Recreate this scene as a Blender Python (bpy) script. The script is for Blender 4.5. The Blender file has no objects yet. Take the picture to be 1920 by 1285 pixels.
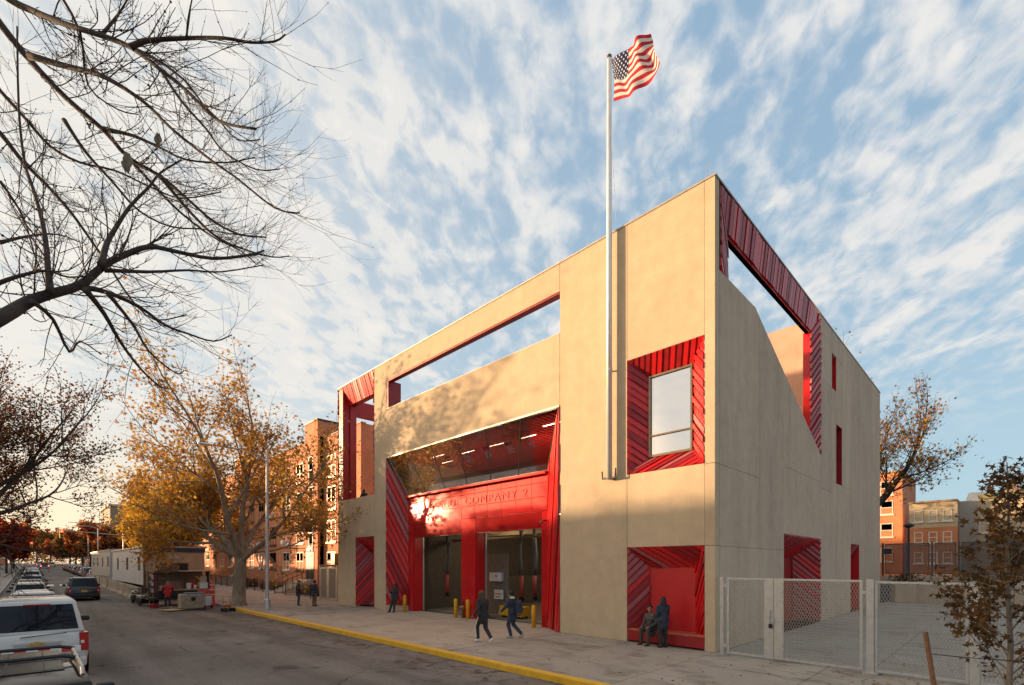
import bpy, math, random
from mathutils import Vector, Matrix, Euler
R = math.radians
rnd = random.Random(7)
scene = bpy.context.scene
col = scene.collection

# ---------------------------------------------------------------- camera
cd = bpy.data.cameras.new('camera'); cam = bpy.data.objects.new('camera', cd); col.objects.link(cam)
cd.sensor_width = 36.0; cd.lens = 918 / 1920 * 36; cd.shift_y = (1059 - 642.5) / 1920
cd.clip_start = 0.1; cd.clip_end = 3000
cam.location = (6.57, -15.54, 2.8); cam.rotation_euler = (R(90), 0, R(135.47 - 90))
scene.camera = cam

# ---------------------------------------------------------------- light
SUN_D = Vector((-.85, -.5616, .110)).normalized()          # towards the sun
EL = math.asin(SUN_D.z); AZ = math.atan2(SUN_D.x, SUN_D.y)
w = bpy.data.worlds.new("World"); scene.world = w; w.use_nodes = True
nt = w.node_tree; nt.nodes.clear()
def N(t, **k):
    n = nt.nodes.new(t)
    for a, b in k.items(): setattr(n, a, b)
    return n
def L(a, b): nt.links.new(a, b)
def wmath(op, a, b=None, clamp=False):
    n = N('ShaderNodeMath', operation=op, use_clamp=clamp)
    for i, v in enumerate((a, b)):
        if v is None: continue
        if isinstance(v, (int, float)): n.inputs[i].default_value = v
        else: L(v, n.inputs[i])
    return n.outputs[0]
def wmap(v, a, b, c=0., d=1.):
    n = N('ShaderNodeMapRange', interpolation_type='SMOOTHSTEP'); L(v, n.inputs[0])
    for i, x in enumerate((a, b, c, d)): n.inputs[i + 1].default_value = x
    return n.outputs[0]
sky = N('ShaderNodeTexSky', sky_type='NISHITA', sun_disc=False, sun_elevation=EL, sun_rotation=AZ,
        altitude=0, air_density=1.0, dust_density=1.6, ozone_density=1.6)
tc = N('ShaderNodeTexCoord'); nrm = N('ShaderNodeVectorMath', operation='NORMALIZE'); L(tc.outputs['Generated'], nrm.inputs[0])
sep = N('ShaderNodeSeparateXYZ'); L(nrm.outputs[0], sep.inputs[0])
zc = wmath('MAXIMUM', sep.outputs[2], 0.0)
den = wmath('ADD', zc, 0.16)
px = wmath('DIVIDE', sep.outputs[0], den); py = wmath('DIVIDE', sep.outputs[1], den)
comb = N('ShaderNodeCombineXYZ'); L(px, comb.inputs[0]); L(py, comb.inputs[1])
# three cloud scales: broad fields, streaks running away over the building, fine mackerel ripples
def noise(scale, detail, rough, rot, sc, dist=0.0, off=(0, 0, 0)):
    m = N('ShaderNodeMapping', vector_type='TEXTURE'); L(comb.outputs[0], m.inputs[0])
    m.inputs['Rotation'].default_value = (0, 0, rot); m.inputs['Scale'].default_value = sc; m.inputs['Location'].default_value = off
    n = N('ShaderNodeTexNoise'); L(m.outputs[0], n.inputs['Vector'])
    n.inputs['Scale'].default_value = scale; n.inputs['Detail'].default_value = detail
    n.inputs['Roughness'].default_value = rough; n.inputs['Distortion'].default_value = dist
    return n.outputs[0]
ROT = R(138)
n1 = noise(1.9, 3, .5, ROT, (1.3, 1, 1), .3, (3.1, 1.7, 0))
n2 = noise(7.5, 6, .56, ROT, (1.5, 1, 1), .3, (.5, 4.2, 0))
n3 = noise(21, 4, .5, R(120), (1.5, 1, 1), .3)
s = wmath('ADD', wmath('MULTIPLY', n1, .26), wmath('ADD', wmath('MULTIPLY', n2, .38), wmath('MULTIPLY', n3, .36)))
cover = wmap(s, .42, .60)
lowfade = wmap(sep.outputs[2], .16, .36, .0, 1.0)
cover = wmath('MULTIPLY', cover, lowfade)
# thin veil towards the sun side
sunh = Vector((SUN_D.x, SUN_D.y, 0)).normalized()
dot = N('ShaderNodeVectorMath', operation='DOT_PRODUCT'); L(nrm.outputs[0], dot.inputs[0]); dot.inputs[1].default_value = SUN_D
dsun = dot.outputs['Value']
veil = wmap(dsun, -.1, .95, .0, .75)
cover2 = wmath('ADD', cover, veil, True)
cover2 = wmath('MAXIMUM', cover, wmath('MULTIPLY', cover2, wmap(sep.outputs[2], .0, .3, .35, .9)))
K = 1.0
cr = N('ShaderNodeMix', data_type='RGBA'); L(wmap(n2, .4, .68), cr.inputs[0])
cr.inputs[6].default_value = (3.35, 3.55, 3.75, 1); cr.inputs[7].default_value = (4.15, 4.1, 4.0, 1)
cw = N('ShaderNodeMix', data_type='RGBA'); L(wmap(dsun, .0, .9), cw.inputs[0]); L(cr.outputs[2], cw.inputs[6])
cw.inputs[7].default_value = (4.6, 4.35, 3.95, 1)
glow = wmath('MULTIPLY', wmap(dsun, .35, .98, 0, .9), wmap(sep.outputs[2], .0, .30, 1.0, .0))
sg = N('ShaderNodeMix', data_type='RGBA', blend_type='MULTIPLY'); sg.inputs[0].default_value = 1; L(sky.outputs[0], sg.inputs[6])
sg.inputs[7].default_value = (1.0, 1.0, 1.0, 1)
hz = N('ShaderNodeMix', data_type='RGBA'); hz.inputs[0].default_value = .8; L(sg.outputs[2], hz.inputs[6])   # thin even high veil
hv = N('ShaderNodeMix', data_type='RGBA'); L(wmap(sep.outputs[2], .0, .75), hv.inputs[0]); hv.inputs[6].default_value = (2.5, 3.5, 4.1, 1); hv.inputs[7].default_value = (1.75, 2.6, 3.5, 1)
L(hv.outputs[2], hz.inputs[7])
mx = N('ShaderNodeMix', data_type='RGBA'); L(cover2, mx.inputs[0]); L(hz.outputs[2], mx.inputs[6]); L(cw.outputs[2], mx.inputs[7])
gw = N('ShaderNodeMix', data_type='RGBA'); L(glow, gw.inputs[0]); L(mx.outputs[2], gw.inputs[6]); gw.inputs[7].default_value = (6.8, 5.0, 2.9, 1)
bg = N('ShaderNodeBackground'); bg.inputs[1].default_value = 0.1; 
au = N('ShaderNodeMix', data_type='RGBA'); L(wmap(dsun, .86, 1.0), au.inputs[0]); L(gw.outputs[2], au.inputs[6]); au.inputs[7].default_value = (34, 23, 12, 1)   # off-frame aureole round the low sun, boosted as warm fill
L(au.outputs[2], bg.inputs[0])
wo = N('ShaderNodeOutputWorld'); L(bg.outputs[0], wo.inputs[0])
SKYGAIN = sg

sl = bpy.data.lights.new('sun', 'SUN'); sl.energy = 4.4; sl.angle = R(1.0); sl.color = (1.0, .67, .38)
so = bpy.data.objects.new('sun', sl); col.objects.link(so)
so.rotation_euler = SUN_D.to_track_quat('Z', 'Y').to_euler(); so.location = (-40, -40, 30)
scene.view_settings.view_transform = 'Standard'; scene.view_settings.look = 'None'
scene.view_settings.exposure = 1.03; scene.view_settings.gamma = 1.0
scene.render.engine = 'CYCLES'

# ---------------------------------------------------------------- materials
def new_mat(name):
    m = bpy.data.materials.new(name); m.use_nodes = True
    t = m.node_tree; b = t.nodes['Principled BSDF']
    return m, t, b
def nd(t, ty, **k):
    n = t.nodes.new(ty)
    for a, b in k.items(): setattr(n, a, b)
    return n
def ramp(t, src, stops):
    r = nd(t, 'ShaderNodeValToRGB'); e = r.color_ramp.elements
    e[0].position, e[0].color = stops[0][0], (*stops[0][1], 1)
    e[1].position, e[1].color = stops[-1][0], (*stops[-1][1], 1)
    for p, c in stops[1:-1]:
        x = e.new(p); x.color = (*c, 1)
    t.links.new(src, r.inputs[0]); return r.outputs[0]
def objcoord(t, scale=(1, 1, 1), geo=True):
    g = nd(t, 'ShaderNodeNewGeometry') if geo else nd(t, 'ShaderNodeTexCoord')
    m = nd(t, 'ShaderNodeMapping'); m.inputs['Scale'].default_value = scale
    t.links.new(g.outputs['Position'] if geo else g.outputs['Object'], m.inputs[0]); return m.outputs[0]
def tnoise(t, vec, scale, detail=4, rough=.55, dist=0):
    n = nd(t, 'ShaderNodeTexNoise'); t.links.new(vec, n.inputs['Vector'])
    n.inputs['Scale'].default_value = scale; n.inputs['Detail'].default_value = detail
    n.inputs['Roughness'].default_value = rough; n.inputs['Distortion'].default_value = dist
    return n.outputs[0]
def mixc(t, fac, a, b, mode='MIX'):
    n = nd(t, 'ShaderNodeMix', data_type='RGBA', blend_type=mode)
    for i, v in ((0, fac), (6, a), (7, b)):
        if isinstance(v, (int, float)): n.inputs[i].default_value = v
        elif isinstance(v, tuple): n.inputs[i].default_value = (*v, 1)
        else: t.links.new(v, n.inputs[i])
    return n.outputs[2]
def bump(t, b, h, strength=.3, dist=.01):
    n = nd(t, 'ShaderNodeBump'); n.inputs['Strength'].default_value = strength; n.inputs['Distance'].default_value = dist
    t.links.new(h, n.inputs['Height']); t.links.new(n.outputs[0], b.inputs['Normal'])
def scl(c, k): return tuple(x * k for x in c)
def simple(name, c, rough=.6, metal=0., var=.18, nscale=6., bstr=0., spec=.5, coat=0., geo=False):
    m, t, b = new_mat(name)
    v = objcoord(t, geo=geo)
    n = tnoise(t, v, nscale, 5, .6)
    cc = ramp(t, n, [(.3, scl(c, 1 - var)), (.7, scl(c, 1 + var))])
    t.links.new(cc, b.inputs['Base Color'])
    b.inputs['Roughness'].default_value = rough; b.inputs['Metallic'].default_value = metal
    b.inputs['Specular IOR Level'].default_value = spec; b.inputs['Coat Weight'].default_value = coat
    b.inputs['Coat Roughness'].default_value = .05
    if bstr: bump(t, b, tnoise(t, v, nscale * 6, 3), bstr, .01)
    return m
def emis(name, c, s):
    m, t, b = new_mat(name)
    b.inputs['Base Color'].default_value = (*c, 1); b.inputs['Emission Color'].default_value = (*c, 1)
    b.inputs['Emission Strength'].default_value = s
    return m
def concrete(name, c, c2, streak=.5, speck=.12, bstr=.35):
    m, t, b = new_mat(name)
    v = objcoord(t); vs = objcoord(t, (.8, .8, .10))
    big = tnoise(t, v, .35, 4, .6); st = tnoise(t, vs, 1.8, 5, .65); fine = tnoise(t, v, 38, 3, .7)
    a = ramp(t, big, [(.3, c), (.7, c2)])
    k = ramp(t, st, [(.3, (1 - streak * .45,) * 3), (.62, (1.05,) * 3)])
    a = mixc(t, 1.0, a, k, 'MULTIPLY')
    k2 = ramp(t, fine, [(.3, (1 - speck * 2,) * 3), (.65, (1 + speck,) * 3)])
    a = mixc(t, 1.0, a, k2, 'MULTIPLY')
    oi = nd(t, 'ShaderNodeObjectInfo'); mid = tnoise(t, v, 2.2, 5, .65)
    a = mixc(t, 1.0, a, ramp(t, oi.outputs['Random'], [(0, (.93,) * 3), (1, (1.05,) * 3)]), 'MULTIPLY')
    a = mixc(t, 1.0, a, ramp(t, mid, [(.35, (.93,) * 3), (.65, (1.05,) * 3)]), 'MULTIPLY')
    t.links.new(a, b.inputs['Base Color']); b.inputs['Roughness'].default_value = .88
    b.inputs['Specular IOR Level'].default_value = .2
    bump(t, b, fine, bstr, .012)
    return m
def glass(name, tint, refl=.12, rough=.02, trans=True, k=1.6):
    m = bpy.data.materials.new(name); m.use_nodes = True; t = m.node_tree; t.nodes.clear()
    o = nd(t, 'ShaderNodeOutputMaterial'); g = nd(t, 'ShaderNodeBsdfGlossy'); g.inputs['Roughness'].default_value = rough
    g.inputs[0].default_value = (.95, .95, .95, 1)
    if trans: d = nd(t, 'ShaderNodeBsdfTransparent')
    else: d = nd(t, 'ShaderNodeBsdfDiffuse')
    d.inputs[0].default_value = (*tint, 1)
    fr = nd(t, 'ShaderNodeFresnel'); fr.inputs[0].default_value = 1.5
    ad = nd(t, 'ShaderNodeMath', operation='MULTIPLY_ADD', use_clamp=True); t.links.new(fr.outputs[0], ad.inputs[0])
    ad.inputs[1].default_value = k; ad.inputs[2].default_value = refl
    mxx = nd(t, 'ShaderNodeMixShader'); t.links.new(ad.outputs[0], mxx.inputs[0]); t.links.new(d.outputs[0], mxx.inputs[1]); t.links.new(g.outputs[0], mxx.inputs[2])
    t.links.new(mxx.outputs[0], o.inputs[0]); return m
def brick(name, c1, c2, mortar, sc=1.0):
    m, t, b = new_mat(name)
    g = nd(t, 'ShaderNodeNewGeometry'); s_ = nd(t, 'ShaderNodeSeparateXYZ'); t.links.new(g.outputs['Position'], s_.inputs[0])
    ad = nd(t, 'ShaderNodeMath', operation='ADD'); t.links.new(s_.outputs[0], ad.inputs[0]); t.links.new(s_.outputs[1], ad.inputs[1])
    cb = nd(t, 'ShaderNodeCombineXYZ'); t.links.new(ad.outputs[0], cb.inputs[0]); t.links.new(s_.outputs[2], cb.inputs[1])
    br = nd(t, 'ShaderNodeTexBrick'); t.links.new(cb.outputs[0], br.inputs['Vector'])
    br.inputs['Color1'].default_value = (*c1, 1); br.inputs['Color2'].default_value = (*c2, 1); br.inputs['Mortar'].default_value = (*mortar, 1)
    br.inputs['Scale'].default_value = 1 / sc; br.inputs['Brick Width'].default_value = .23; br.inputs['Row Height'].default_value = .08
    br.inputs['Mortar Size'].default_value = .008; br.inputs['Bias'].default_value = 0
    v = objcoord(t); n = tnoise(t, v, .7, 5, .6)
    k = ramp(t, n, [(.3, (.8,) * 3), (.7, (1.12,) * 3)])
    a = mixc(t, 1.0, br.outputs['Color'], k, 'MULTIPLY'); t.links.new(a, b.inputs['Base Color']); b.inputs['Roughness'].default_value = .9
    return m

M = {}
M['conc'] = concrete('facade_concrete', (.52, .395, .262), (.57, .44, .297), .05, .16)
M['conc_side'] = concrete('side_concrete', (.51, .365, .262), (.58, .43, .312), .22, .05, .2)
M['conc_dark'] = simple('joint_dark', (.08, .07, .06), .9)
M['coping'] = simple('coping_metal', (.45, .40, .34), .4, .6)
M['red'] = simple('red_panel', (.50, .010, .014), .34, var=.06, nscale=2)
M['red2'] = simple('red_tile_bright', (.56, .014, .016), .26, var=.12, nscale=3)
M['red3'] = simple('red_tile_deep', (.30, .008, .012), .38, var=.2, nscale=3)
M['red4'] = simple('red_tile_dusty', (.36, .085, .090), .55, var=.15, nscale=4)
M['redglaze'] = simple('red_glazed_panel', (.55, .018, .020), .07, var=.10, nscale=1.4, metal=.25)
M['redliner'] = simple('red_liner', (.36, .011, .014), .5, var=.15)
M['bronze'] = simple('bronze_frame', (.16, .12, .08), .35, .7)
M['black'] = simple('black_metal', (.02, .02, .022), .45, .3)
M['steel'] = simple('galvanised_steel', (.50, .485, .465), .42, .6, .12, 9)
M['white_paint'] = simple('white_paint', (.72, .72, .70), .45, var=.05)
M['alu'] = simple('aluminium', (.74, .74, .73), .35, .35, .06)
M['glass_dark'] = glass('glass_dark', (.84, .80, .76), .0, k=.8)
M['glass_sky'] = glass('glass_window', (.20, .20, .21), .62, .03, False)
M['glass_plain'] = glass('glass_small', (.05, .05, .055), .22, .04, False)
M['glass_dim'] = glass('glass_dim', (.03, .03, .03), .02, .1, False)
M['yellow'] = simple('yellow_paint', (.72, .36, .012), .45, var=.08, nscale=5, geo=True)
m_, t_, b_ = new_mat('kerb_yellow'); v_ = objcoord(t_)
c_ = ramp(t_, tnoise(t_, v_, 3, 5, .6), [(.3, (.62, .33, .015)), (.7, (.78, .44, .02))])
c_ = mixc(t_, ramp(t_, tnoise(t_, v_, 9, 6, .75), [(.60, (0, 0, 0)), (.68, (.8, .8, .8))]), c_, (.30, .24, .17))
t_.links.new(c_, b_.inputs['Base Color']); b_.inputs['Roughness'].default_value = .6; M['kerb_yellow'] = m_
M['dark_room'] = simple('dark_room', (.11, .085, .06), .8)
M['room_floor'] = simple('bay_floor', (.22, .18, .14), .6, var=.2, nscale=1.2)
M['brick'] = brick('orange_brick', (.66, .22, .085), (.57, .17, .07), (.44, .30, .2))
M['brick_red'] = brick('dark_red_brick', (.34, .075, .045), (.28, .055, .035), (.24, .15, .11))
M['stone'] = simple('pale_stone', (.50, .44, .36), .8)
M['white_trim'] = simple('white_trim', (.70, .66, .58), .5, var=.05)

# ---------------------------------------------------------------- mesh helpers
class MB:
    def __init__(s): s.v = []; s.f = []; s.m = []
    def add(s, vs, fs, mi=0):
        o = len(s.v); s.v += [tuple(p) for p in vs]
        for f in fs: s.f.append([i + o for i in f]); s.m.append(mi)
        return s
    def box(s, x0, y0, z0, x1, y1, z1, mi=0):
        if x1 < x0: x0, x1 = x1, x0
        if y1 < y0: y0, y1 = y1, y0
        if z1 < z0: z0, z1 = z1, z0
        return s.add([(x0, y0, z0), (x1, y0, z0), (x1, y1, z0), (x0, y1, z0), (x0, y0, z1), (x1, y0, z1), (x1, y1, z1), (x0, y1, z1)],
                     [(0, 3, 2, 1), (4, 5, 6, 7), (0, 1, 5, 4), (1, 2, 6, 5), (2, 3, 7, 6), (3, 0, 4, 7)], mi)
    def quad(s, a, b, c, d, mi=0): return s.add([a, b, c, d], [(0, 1, 2, 3)], mi)
    def prism(s, poly, a, b, axis='x', mi=0):
        """polygon in the plane normal to axis, extruded from a to b"""
        n = len(poly)
        def p(q, t):
            return (t, q[0], q[1]) if axis == 'x' else (q[0], t, q[1]) if axis == 'y' else (q[0], q[1], t)
        vs = [p(q, a) for q in poly] + [p(q, b) for q in poly]
        fs = [tuple(range(n))[::-1], tuple(range(n, 2 * n))] + [(i, (i + 1) % n, n + (i + 1) % n, n + i) for i in range(n)]
        return s.add(vs, fs, mi)
    def tube(s, pts, rad, n=6, mi=0, cap=True):
        pts = [Vector(p) for p in pts]
        if isinstance(rad, (int, float)): rad = [rad] * len(pts)
        rings = []; up = None
        for i, p in enumerate(pts):
            d = (pts[min(i + 1, len(pts) - 1)] - pts[max(i - 1, 0)])
            if d.length < 1e-9: d = Vector((0, 0, 1))
            d.normalize()
            if up is None:
                up = Vector((0, 0, 1)) if abs(d.z) < .9 else Vector((1, 0, 0))
            a = d.cross(up)
            if a.length < 1e-4: a = d.orthogonal()
            a.normalize(); b = a.cross(d); up = b
            rings.append([p + (a * math.cos(2 * math.pi * k / n) + b * math.sin(2 * math.pi * k / n)) * rad[i] for k in range(n)])
        vs = [q for r in rings for q in r]; fs = []
        for i in range(len(rings) - 1):
            for k in range(n):
                fs.append((i * n + k, i * n + (k + 1) % n, (i + 1) * n + (k + 1) % n, (i + 1) * n + k))
        if cap: fs += [tuple(range(n))[::-1], tuple(range((len(rings) - 1) * n, len(rings) * n))]
        return s.add(vs, fs, mi)
    def lathe(s, prof, c=(0, 0, 0), n=16, axis='z', mi=0):
        vs = []
        for r, h in prof:
            for k in range(n):
                a = 2 * math.pi * k / n; x, y = r * math.cos(a), r * math.sin(a)
                q = (x, y, h) if axis == 'z' else (h, x, y) if axis == 'x' else (x, h, y)
                vs.append((q[0] + c[0], q[1] + c[1], q[2] + c[2]))
        fs = [(i * n + k, i * n + (k + 1) % n, (i + 1) * n + (k + 1) % n, (i + 1) * n + k) for i in range(len(prof) - 1) for k in range(n)]
        fs += [tuple(range(n))[::-1], tuple(range((len(prof) - 1) * n, len(prof) * n))]
        return s.add(vs, fs, mi)
    def ball(s, c, r, n=10, mi=0, sq=(1, 1, 1)):
        m = n // 2 + 1; vs = []; fs = []
        for i in range(m + 1):
            a = math.pi * i / m
            for k in range(n):
                b = 2 * math.pi * k / n
                vs.append((c[0] + r * sq[0] * math.sin(a) * math.cos(b), c[1] + r * sq[1] * math.sin(a) * math.sin(b), c[2] + r * sq[2] * math.cos(a)))
        for i in range(m):
            for k in range(n): fs.append((i * n + k, (i + 1) * n + k, (i + 1) * n + (k + 1) % n, i * n + (k + 1) % n))
        return s.add(vs, fs, mi)
    def build(s, name, mats, parent=None, smooth=False, world=False, bevel=0., loc=None, rotz=0., fix=True):
        me = bpy.data.meshes.new(name)
        vs = s.v
        if world and parent is not None:
            o = parent.location; vs = [(a - o.x, b - o.y, c - o.z) for a, b, c in vs]
        me.from_pydata(vs, [], s.f)
        if not isinstance(mats, (list, tuple)): mats = [mats]
        for m in mats: me.materials.append(m)
        if len(mats) > 1: me.polygons.foreach_set('material_index', s.m)
        if smooth: me.polygons.foreach_set('use_smooth', [True] * len(me.polygons))
        me.update()
        if fix:
            import bmesh
            bm = bmesh.new(); bm.from_mesh(me); bmesh.ops.recalc_face_normals(bm, faces=bm.faces); bm.to_mesh(me); bm.free()
        ob = bpy.data.objects.new(name, me); col.objects.link(ob)
        if parent is not None: ob.parent = parent
        if loc is not None: ob.location = loc
        ob.rotation_euler.z = rotz
        if bevel:
            b = ob.modifiers.new('bevel', 'BEVEL'); b.width = bevel; b.segments = 2; b.limit_method = 'ANGLE'; b.angle_limit = R(35)
        return ob
def thing(name, label, cat, loc=(0, 0, 0), rotz=0., group=None):
    o = bpy.data.objects.new(name, None); col.objects.link(o); o.location = loc; o.rotation_euler = (0, 0, rotz)
    o['label'] = label; o['category'] = cat
    if group: o['group'] = group
    o.empty_display_size = .2
    return o
def tag(o, label, cat, group=None, kind=None):
    o['label'] = label; o['category'] = cat
    if group: o['group'] = group
    if kind: o['kind'] = kind
    return o
def struct(o, kind='structure'): o['kind'] = kind; return o
def copy_tree(o, parent=None):
    kids = list(o.children); c = o.copy(); col.objects.link(c)
    if parent is not None: c.parent = parent
    for k in kids: copy_tree(k, c)
    return c
def gz(x):
    """street level: flat by the station, then climbing gently away down the street"""
    return 0.0 if x > -28 else (-28 - x) * .0115 if x > -330 else (302 * .0115)
def clip(poly, nx, ny, c):
    """keep the side nx*x+ny*y <= c"""
    out = []; n = len(poly)
    for i in range(n):
        a, b = poly[i], poly[(i + 1) % n]; da = nx * a[0] + ny * a[1] - c; db = nx * b[0] + ny * b[1] - c
        if da <= 0: out.append(a)
        if (da < 0 < db) or (db < 0 < da):
            t = da / (da - db); out.append((a[0] + t * (b[0] - a[0]), a[1] + t * (b[1] - a[1])))
    return out
def slats(mb, quad, hint, ang, pitch=.2, hmin=.03, hmax=.085, duty=.62, seed=1, wts=(5, 3, 2)):
    """diagonal glazed battens over a flat panel; ang in degrees from the first edge"""
    r_ = random.Random(seed)
    P = [Vector(p) for p in quad]; u = (P[1] - P[0]).normalized(); n = u.cross(P[-1] - P[0]).normalized()
    if n.dot(Vector(hint)) < 0: n = -n
    v = n.cross(u); poly = [((p - P[0]).dot(u), (p - P[0]).dot(v)) for p in P]
    mb.add([p for p in P], [tuple(range(len(P)))], 1)
    a = R(ang); dx, dy = -math.sin(a), math.cos(a)          # normal of the battens
    ks = [dx * q[0] + dy * q[1] for q in poly]; k = math.floor(min(ks) / pitch) * pitch
    while k < max(ks):
        q = clip(clip(poly, dx, dy, k + pitch * duty), -dx, -dy, -k)
        if len(q) >= 3:
            h = r_.uniform(hmin, hmax); mi = r_.choices([0, 2, 3], wts)[0]; m_ = len(q)
            lo = [P[0] + u * x + v * y + n * .002 for x, y in q]
            cx = sum(x for x, y in q) / m_; cy = sum(y for x, y in q) / m_
            hi = [P[0] + u * x + v * y + n * h for x, y in q]
            mb.add(lo + hi, [tuple(range(m_, 2 * m_))] + [(i, (i + 1) % m_, m_ + (i + 1) % m_, m_ + i) for i in range(m_)], mi)
        k += pitch * r_.choice((1, 1, 1, .98, 1.04))
REDS = None
# ---------------------------------------------------------------- ground, road, pavements
def asphalt_mat():
    m, t, b = new_mat('asphalt'); v = objcoord(t); vl = objcoord(t, (.12, 1.0, 1))
    a = ramp(t, tnoise(t, v, .35, 5, .6), [(.3, (.145, .122, .104)), (.7, (.205, .176, .15))])
    lanes = ramp(t, tnoise(t, vl, .9, 4, .6), [(.35, (.78,) * 3), (.65, (1.22,) * 3)])
    a = mixc(t, 1., a, lanes, 'MULTIPLY')
    grit = tnoise(t, v, 60, 3, .7); a = mixc(t, 1., a, ramp(t, grit, [(.3, (.72,) * 3), (.7, (1.3,) * 3)]), 'MULTIPLY')
    a = mixc(t, 1., a, ramp(t, tnoise(t, v, 13, 5, .75), [(.35, (.84,) * 3), (.65, (1.15,) * 3)]), 'MULTIPLY')
    st = ramp(t, tnoise(t, v, .9, 6, .7, .8), [(.58, (0, 0, 0)), (.72, (1, 1, 1))])
    a = mixc(t, st, a, (.045, .036, .030))
    vo = nd(t, 'ShaderNodeTexVoronoi', feature='DISTANCE_TO_EDGE'); dv = nd(t, 'ShaderNodeMix', data_type='RGBA'); dv.inputs[0].default_value = .12
    nz = nd(t, 'ShaderNodeTexNoise'); t.links.new(v, nz.inputs['Vector']); nz.inputs['Scale'].default_value = 1.4; nz.inputs['Detail'].default_value = 6
    t.links.new(v, dv.inputs[6]); t.links.new(nz.outputs[1], dv.inputs[7]); t.links.new(dv.outputs[2], vo.inputs['Vector']); vo.inputs['Scale'].default_value = .42
    ck = ramp(t, vo.outputs['Distance'], [(0, (.8, .8, .8)), (.008, (0, 0, 0))]); ck2 = mixc(t, 1., ck, ramp(t, tnoise(t, v, .22, 2), [(.5, (0, 0, 0)), (.6, (1, 1, 1))]), 'MULTIPLY')
    a = mixc(t, ck2, a, (.03, .026, .022))
    # rusty brown spill and paint scuffs beside the kerb
    sy = nd(t, 'ShaderNodeSeparateXYZ'); t.links.new(v, sy.inputs[0]); mr = nd(t, 'ShaderNodeMapRange'); t.links.new(sy.outputs[1], mr.inputs[0]); mr.inputs[1].default_value = -9.2; mr.inputs[2].default_value = -6.6
    sp_ = mixc(t, 1., ramp(t, tnoise(t, v, 1.7, 7, .7, 1.2), [(.50, (0, 0, 0)), (.62, (.85, .85, .85))]), mr.outputs[0], 'MULTIPLY'); a = mixc(t, sp_, a, (.060, .036, .022))
    sp2 = ramp(t, tnoise(t, v, 3.2, 6, .7, .5), [(.66, (0, 0, 0)), (.72, (.55, .55, .55))]); a = mixc(t, sp2, a, (.20, .17, .14))
    t.links.new(a, b.inputs['Base Color']); b.inputs['Roughness'].default_value = .88; b.inputs['Specular IOR Level'].default_value = .12; bump(t, b, grit, .5, .012); return m
def paving_mat(name, c, c2, jx, jy, stain=.5):
    m, t, b = new_mat(name); v = objcoord(t)
    a = ramp(t, tnoise(t, v, .5, 6, .6), [(.3, c), (.7, c2)])
    st = ramp(t, tnoise(t, objcoord(t, (1, 1.6, 1)), .75, 6, .68, .5), [(.50, (0, 0, 0)), (.64, (stain,) * 3)])
    a = mixc(t, st, a, scl(c, .55))
    grit = tnoise(t, v, 50, 3, .7); a = mixc(t, 1., a, ramp(t, grit, [(.3, (.86,) * 3), (.7, (1.1,) * 3)]), 'MULTIPLY')
    br = nd(t, 'ShaderNodeTexBrick'); t.links.new(objcoord(t), br.inputs['Vector']); br.offset = 0
    br.inputs['Scale'].default_value = 1; br.inputs['Brick Width'].default_value = jx; br.inputs['Row Height'].default_value = jy
    br.inputs['Mortar Size'].default_value = .012; br.inputs['Color1'].default_value = (1, 1, 1, 1); br.inputs['Color2'].default_value = (.93, .93, .93, 1)
    br.inputs['Mortar'].default_value = (.45, .43, .4, 1)
    a = mixc(t, 1., a, br.outputs['Color'], 'MULTIPLY')
    t.links.new(a, b.inputs['Base Color']); b.inputs['Roughness'].default_value = .9; b.inputs['Specular IOR Level'].default_value = .12; bump(t, b, grit, .3, .008); return m
M['asphalt'] = asphalt_mat()
M['walk'] = paving_mat('sidewalk_grey', (.36, .30, .24), (.43, .365, .30), 3.1, 2.05, .7)
M['apron'] = paving_mat('apron_tan', (.42, .34, .26), (.50, .41, .315), 6.9, 6.1, .35)
M['yard'] = paving_mat('yard_pale', (.35, .305, .26), (.42, .37, .32), 4.0, 4.0, .5)
M['soil'] = simple('soil', (.09, .06, .035), .95, spec=.05, var=.4, nscale=8, bstr=.5, geo=True)
M['kerb'] = simple('kerb_stone', (.34, .31, .27), .8, var=.15, geo=True)

def sheet(name, xs, y0, y1, dz, mat, thick=0):
    mb = MB()
    for a, b in zip(xs[:-1], xs[1:]):
        mb.quad((a, y0, gz(a) + dz), (b, y0, gz(b) + dz), (b, y1, gz(b) + dz), (a, y1, gz(a) + dz))
    return struct(mb.build(name, mat, fix=False))
XS = [-600, -330, -150, -80, -50, -40, -28, 60]
gm = MB(); GX = [-1500, -330, -28, 1500]
for a, b in zip(GX[:-1], GX[1:]):
    gm.quad((a, -1500, gz(a) - .30), (b, -1500, gz(b) - .30), (b, 1500, gz(b) - .30), (a, 1500, gz(a) - .30))
struct(gm.build('ground', M['soil'], fix=False))
sheet('road', XS, -17.6, -6.15, -.15, M['asphalt'])
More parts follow.
